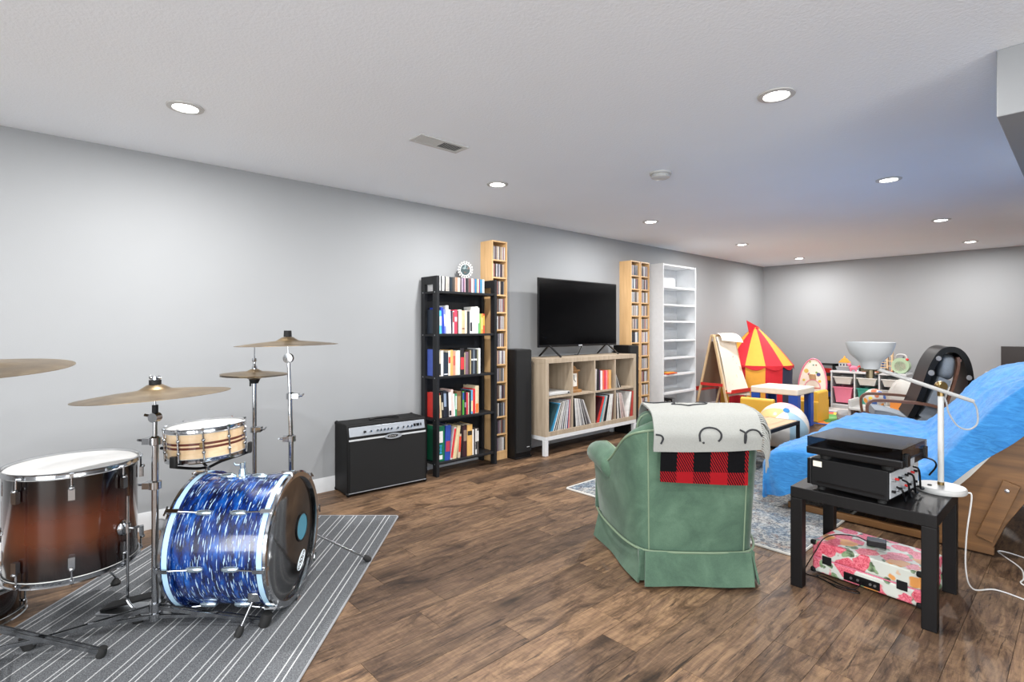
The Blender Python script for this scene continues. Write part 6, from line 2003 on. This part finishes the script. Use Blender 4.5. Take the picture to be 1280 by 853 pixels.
# ---- small toy rack behind the board
rk = thing('toy_rack', 'narrow toy rack with red, orange and blue bins by the far wall', 'rack', (1.12, 9.90, 0), 0)
for x in (-0.18, 0.12):
    MB().bx(x, x + 0.02, -0.14, 0.14, 0, 0.70).build('side_panel', M_BLACKM, rk, 0)
MB().bx(-0.18, 0.14, -0.14, 0.14, 0.68, 0.70).build('top_panel', M_BLACKM, rk, 0)
for k, (z, mt) in enumerate(((0.02, M_NAVY), (0.15, M_BLUEP), (0.28, M_NAVY), (0.41, M_ORANGE), (0.54, M_REDP))):
    m = MB()
    m.prism([(-0.15, z + 0.02), (0.10, z), (0.10, z + 0.01), (-0.14, z + 0.03), (-0.165, z + 0.095), (-0.175, z + 0.095)], -0.155, 0.115, 'x')
    m.build('bin', mt, rk, 0)

# ---- white storage frame with bins
sr = thing('toy_storage', 'white storage frame with pink and teal pull-out bins', 'storage unit', (1.245, 9.66, 0), 0)
SW, SH_, SD = 1.0, 0.605, 0.42
for x in (0, 0.325, 0.655, SW - 0.02):
    MB().bx(x, x + 0.02, 0, SD, 0.0, SH_ - 0.03).build('upright', M_WHITE, sr, 0, bevel=0.001)
MB().bx(-0.008, SW + 0.008, -0.005, SD, SH_ - 0.03, SH_).build('top_panel', M_WHITE, sr, 0, bevel=0.003)
MB().bx(0.02, SW - 0.02, 0.01, SD, 0.05, 0.07).build('bottom_panel', M_WHITE, sr, 0)
MB().bx(0.02, SW - 0.02, 0.02, 0.03, 0.0, 0.05).build('plinth', M_WHITE, sr, 0)
def bin_(x0, x1, z0, z1, mt):
    m = MB()
    t_, b_ = [(x0, 0.0), (x1, 0.0), (x1, SD - 0.03), (x0, SD - 0.03)], [(x0 + 0.03, 0.02), (x1 - 0.03, 0.02), (x1 - 0.03, SD - 0.06), (x0 + 0.03, SD - 0.06)]
    vv = [(x, y, z1) for x, y in t_] + [(x, y, z0) for x, y in b_]
    m.add(vv, [(4, 5, 6, 7), (0, 1, 5, 4), (1, 2, 6, 5), (2, 3, 7, 6), (3, 0, 4, 7)])
    g = m.build('bin', mt, sr, 0, solid=0.004)
    MB().bx(x0 - 0.012, x1 + 0.012, -0.012, 0.004, z1 - 0.012, z1 + 0.004).build('rim', mt, g, 0, bevel=0.002)
for x0, mt in ((0.045, M_PINK), (0.375, M_TEAL), (0.70, M_WHITEPL)):
    bin_(x0, x0 + 0.255, 0.10, 0.345, mt)
    bin_(x0, x0 + 0.255, 0.40, 0.51, M_CLEAR)

# ---- toys on the storage frame
ZS = SH_
def T(name, label, x, y, rz=0.0):
    return thing(name, label, 'toy', (x, y, ZS), rz)
t = T('toy_ark', 'white toy ark with yellow roof on a grey hull', 1.40, 9.82)
MB().prism([(-0.12, 0.06), (-0.09, 0.0), (0.09, 0.0), (0.12, 0.06)], -0.05, 0.05, 'y').build('hull', M_GREYF, t, 0)
g = MB().bx(-0.075, 0.075, -0.04, 0.04, 0.06, 0.13).build('cabin', M_WHITEPL, t, 0, bevel=0.004)
for x in (-0.045, 0.0, 0.045):
    MB().bx(x - 0.011, x + 0.011, -0.042, -0.038, 0.08, 0.11).build('window', M_NAVY, g, 0)
MB().prism([(-0.08, 0.13), (0.08, 0.13), (0.02, 0.20), (-0.02, 0.20)], -0.045, 0.045, 'y').build('roof', M_YEL, t, 0)
MB().cyl((0, 0, 0.20), (0, 0, 0.235), 0.018, 0.008).build('chimney', M_YEL, t)
t = T('toy_animal', 'bright pink toy animal at the front of the storage frame', 1.55, 9.72, R_(20))
MB().ball((0, 0, 0.055), (0.065, 0.035, 0.035), 12, 8).build('body', M_PINK, t)
MB().ball((-0.055, 0, 0.105), (0.03, 0.024, 0.03), 12, 8).build('head', M_PINK, t)
MB().tube(smoothpath([(0.06, 0, 0.07), (0.09, 0, 0.09), (0.10, 0, 0.04)], 4), [0.012] * 8 + [0.006], 8).build('tail', M_REDP, t)
for x in (-0.035, 0.035):
    for y in (-0.018, 0.018):
        MB().cyl((x, y, 0), (x, y, 0.045), 0.011, n=8).build('leg', M_PINK, t)
t = T('marble_run', 'wooden stepped toy with coloured beads and a tall post', 1.86, 9.80, R_(3))
MB().bx(-0.20, 0.20, -0.08, 0.08, 0.0, 0.035).build('base', plain('terracotta', '#b5694a', 0.6), t, 0, bevel=0.004)
for k in range(5):
    MB().bx(-0.17 + 0.05 * k, 0.12, -0.05, 0.05, 0.035 + 0.04 * k, 0.045 + 0.04 * k).build('step', M_EASEL, t, 0)
    for q in range(5 - k):
        MB().ball((-0.13 + 0.05 * (k + q), -0.02, 0.058 + 0.04 * k), 0.013, 8, 6).build('bead', [M_YEL, M_REDP, M_GREENP, M_ORANGE, M_BLUEP][(k + q) % 5], t)
for x in (0.12, 0.18):
    MB().bx(x, x + 0.018, -0.05, 0.05, 0.035, 0.33).build('post', M_EASEL, t, 0)
for z in (0.10, 0.18, 0.26, 0.32):
    MB().bx(0.138, 0.18, -0.05, 0.05, z, z + 0.012).build('rung', M_EASEL, t, 0)
t = T('toy_radio', 'round green and white toy player with a handle', 2.16, 9.80, R_(-5))
MB().lathe([(0.0005, -0.05), (0.115, -0.05), (0.12, -0.03), (0.12, 0.03), (0.115, 0.05), (0.0005, 0.05)], 32, Matrix.Translation((0, 0, 0.12)) @ Matrix.Rotation(PI / 2, 4, 'X')).build('body', plain('mint', '#a8bf9f', 0.5), t)
MB().lathe([(0.0005, 0.0), (0.075, 0.0), (0.08, -0.006), (0.0005, -0.008)], 24, Matrix.Translation((0, -0.05, 0.11)) @ Matrix.Rotation(PI / 2, 4, 'X')).build('dial', M_CREAM, t)
MB().tube(smoothpath([(-0.07, 0, 0.20), (-0.06, 0, 0.27), (0.0, 0, 0.29), (0.06, 0, 0.27), (0.07, 0, 0.20)], 5), 0.012, 8).build('handle', M_WHITEPL, t)
MB().bx(-0.05, 0.03, -0.04, 0.04, 0.225, 0.262).build('display', M_GREYF, t, 0, bevel=0.003)
MB().ball((0.085, -0.03, 0.215), 0.022, 10, 8).build('red_button', M_REDP, t)

# ---- low white play table with ball and box
wt2 = thing('white_play_table', 'low white play table with wooden legs beyond the bentwood chair', 'table', (2.32, 8.15, 0), 0)
MB().prism(rounded(0.36, 0.25, 0.05), 0.23, 0.26).build('tabletop', M_WHITEPL, wt2, 20, bevel=0.005)
MB().prism([(-0.37, 0.10), (-0.33, 0.10), (-0.33, 0.33), (-0.34, 0.36), (-0.365, 0.36)], -0.2, 0.2, 'y').build('end_guard', M_WHITEPL, wt2, 0, bevel=0.01)
for x in (-0.28, 0.28):
    for y in (-0.18, 0.18):
        MB().cyl((x, y, 0), (x, y, 0.23), 0.022).build('leg', M_BENT, wt2)
tbv = thing('spotted_ball', 'white ball covered in coloured dots on the low play table', 'ball', (2.215, 8.10, 0.26), 0)
rb = 0.125
MB().ball((0, 0, rb), rb, 24, 16).build('sphere', M_WHITEPL, tbv)
rr = random.Random(5)
for k in range(34):
    zc = 1 - 2 * (k + 0.5) / 34
    a = k * 2.399963
    n = Vector((math.sqrt(1 - zc * zc) * math.cos(a), math.sqrt(1 - zc * zc) * math.sin(a), zc))
    rt = n.to_track_quat('Z', 'Y').to_matrix().to_4x4()
    r = 0.022 + 0.012 * rr.random()
    cdot = rr.choice(['#d84a4a', '#3f66b0', '#e89a3c', '#6aa858', '#e8c84a', '#b86a48', '#4a3a7a'])
    MB().lathe([(0.0005, 0.0016), (r, -r * r / (2 * rb) + 0.0014), (r, -r * r / (2 * rb) - 0.001)], 12, Matrix.Translation(Vector((0, 0, rb)) + n * rb) @ rt).build('dot', plain('dot_paint', cdot, 0.5), tbv)
ob = thing('orange_toy_box', 'small orange toy box with dark lid knob on the low play table', 'toy', (2.50, 8.05, 0.26), R_(5))
MB().bx(-0.10, 0.10, -0.06, 0.06, 0, 0.11).build('box', M_ORANGE, ob, 0, bevel=0.006)
MB().bx(-0.05, 0.06, -0.03, 0.03, 0.11, 0.13).build('lid_piece', M_BLACKM, ob, 0, bevel=0.004)
yb = thing('yellow_toy_boat', 'small yellow-green toy beside the orange box', 'toy', (2.64, 8.05, 0.26), 0)
MB().prism([(-0.06, 0.05), (-0.04, 0.0), (0.05, 0.0), (0.075, 0.05)], -0.03, 0.03, 'y').build('hull', plain('lime', '#c0c04a', 0.5), yb, 0, bevel=0.004)
MB().bx(-0.025, 0.025, -0.02, 0.02, 0.05, 0.075).build('cabin', M_YEL, yb, 0)
bn = thing('bean_bag', 'big white crumpled bean bag behind the bentwood chair', 'bean bag', (2.56, 8.75, 0), 0)
def bag(u, v):
    a, b = 2 * PI * u, -PI / 2 + PI * v
    r = 1 + 0.06 * math.sin(3 * a + 1) + 0.03 * math.sin(7 * a + 5 * b) + 0.02 * math.sin(13 * a)
    z = 0.31 + 0.31 * math.copysign(abs(math.sin(b)) ** 0.8, math.sin(b))
    return (0.36 * math.cos(b) ** 0.7 * math.cos(a) * r if math.cos(b) > 0 else 0, 0.34 * max(0, math.cos(b)) ** 0.7 * math.sin(a) * r, z + (0.03 * math.sin(5 * a) * math.cos(b) if v > 0.3 else 0))
MB().grid(bag, 48, 24, cu=True).build('cover', plain('white_canvas', '#b4b2ad', 0.9, bump=0.3), bn, 80)
MB().tube(smoothpath([(0.12, -0.05, 0.61), (0.16, -0.05, 0.66), (0.22, -0.04, 0.66), (0.26, -0.04, 0.58)], 5), 0.018, 8).build('handle', plain('white_strap', '#dcdad6', 0.9), bn)
rp = thing('red_pouf', 'round red pouf behind the bentwood chair back', 'pouf', (3.13, 9.2, 0), 0)
MB().lathe([(0.0005, 0), (0.2, 0), (0.24, 0.06), (0.25, 0.3), (0.22, 0.52), (0.12, 0.60), (0.0005, 0.61)], 28).build('cover', M_RED, rp)
MB().ball((0, 0, 0.61), (0.02, 0.02, 0.01), 10, 6).build('button', M_RED, rp)
dk = thing('dark_panel', 'dark brown headboard panel against the far wall at right edge', 'headboard', (3.95, 9.55, 0), 0)
MB().bx(-0.65, 0.65, 0.0, 0.04, 0.30, 1.055).build('panel', plain('dark_walnut', '#241d1a', 0.4), dk, 0, bevel=0.004)
for x in (-0.62, 0.56):
    MB().bx(x, x + 0.06, 0.0, 0.04, 0, 0.30).build('post', plain('dark_walnut_post', '#241d1a', 0.4), dk, 0)

# ------------------------------------------------------------------ bentwood chair with massage pad (faces -X)
pc = thing('bentwood_armchair', 'bentwood armchair with grey cushions and a glossy black pad', 'armchair', (2.91, 6.60, 0), R_(19))
pc.scale = (0.86, 1.0, 0.965)
HW = 0.31
def band(path, y0, y1, th):
    """strip of constant thickness along a path in (x, z), spanning y0..y1"""
    P = smoothpath([(x, 0, z) for x, z in path], 6)
    m = MB()
    k = len(P)
    L_, R2 = [], []
    for i, p in enumerate(P):
        t_ = (P[min(i + 1, k - 1)] - P[max(i - 1, 0)]).normalized()
        n = Vector((-t_.z, 0, t_.x))
        L_.append(p + n * th / 2); R2.append(p - n * th / 2)
    ring = L_ + list(reversed(R2))
    vv = [(p.x, y0, p.z) for p in ring] + [(p.x, y1, p.z) for p in ring]
    q = len(ring)
    ff = [(i, (i + 1) % q, q + (i + 1) % q, q + i) for i in range(q)]
    for o_ in (0, q):
        for i in range(k - 1):
            ff.append((o_ + i, o_ + i + 1, o_ + q - 2 - i, o_ + q - 1 - i))
    m.add(vv, ff)
    return m
for s_ in (-1, 1):
    y0, y1 = (s_ * HW - 0.03, s_ * HW + 0.03)
    # arm runs forward and bends down into the front leg and the floor runner
    band([(0.22, 0.50), (0.15, 0.57), (-0.05, 0.60), (-0.38, 0.605), (-0.475, 0.58), (-0.50, 0.50), (-0.46, 0.25), (-0.43, 0.06), (-0.36, 0.02), (0.0, 0.018), (0.38, 0.018)], y0, y1, 0.026).build('arm_frame', M_BENT, pc, 50)
    yy0, yy1 = (s_ * (HW - 0.065) - 0.025, s_ * (HW - 0.065) + 0.025)
    band([(-0.42, 0.40), (-0.30, 0.385), (-0.05, 0.32), (0.08, 0.31), (0.15, 0.38), (0.27, 0.70), (0.335, 0.95), (0.335, 1.06)], yy0, yy1, 0.024).build('seat_frame', M_BENT, pc, 50)
for x, z in ((-0.36, 0.375), (0.08, 0.285), (0.345, 1.03)):
    MB().box((x, 0, z), (0.04, 2 * HW - 0.1, 0.025)).build('cross_rail', M_BENT, pc, 0)
band([(-0.42, 0.455), (-0.28, 0.44), (-0.05, 0.385), (0.02, 0.40), (0.09, 0.48)], -0.26, 0.26, 0.085).build('seat_cushion', M_DENIM, pc, 50)
band([(0.035, 0.44), (0.09, 0.52), (0.16, 0.68), (0.225, 0.845)], -0.268, 0.268, 0.11).build('back_cushion', M_DENIM, pc, 50)
cush('head_cushion', M_DENIM, pc, (0.255, 0, 0.955), (0.075, 0.262, 0.13), 0.6, Matrix.Rotation(R_(6), 4, 'Y'))
# glossy black pad in front, over the top and down behind
band([(-0.09, 0.44), (-0.03, 0.56), (0.03, 0.72), (0.085, 0.90), (0.135, 1.02), (0.205, 1.115), (0.295, 1.135), (0.37, 1.09), (0.42, 0.98), (0.44, 0.82), (0.43, 0.66)], -0.275, 0.275, 0.055).build('massage_pad', M_BLKVINYL, pc, 50)
for y in (-0.2765,):
    m = MB()
    for k in range(1):
        pass
    for x, z, r in ((0.10, 0.90, 0.03), (0.165, 1.045, 0.026), (0.425, 0.865, 0.026)):
        MB().lathe([(0.0005, 0.012), (r * 0.8, 0.012), (r, 0.0), (0.0005, 0)], 18, Matrix.Translation((x, y + 0.001, z)) @ Matrix.Rotation(PI / 2, 4, 'X')).build('pad_disc', M_GREYF, pc)
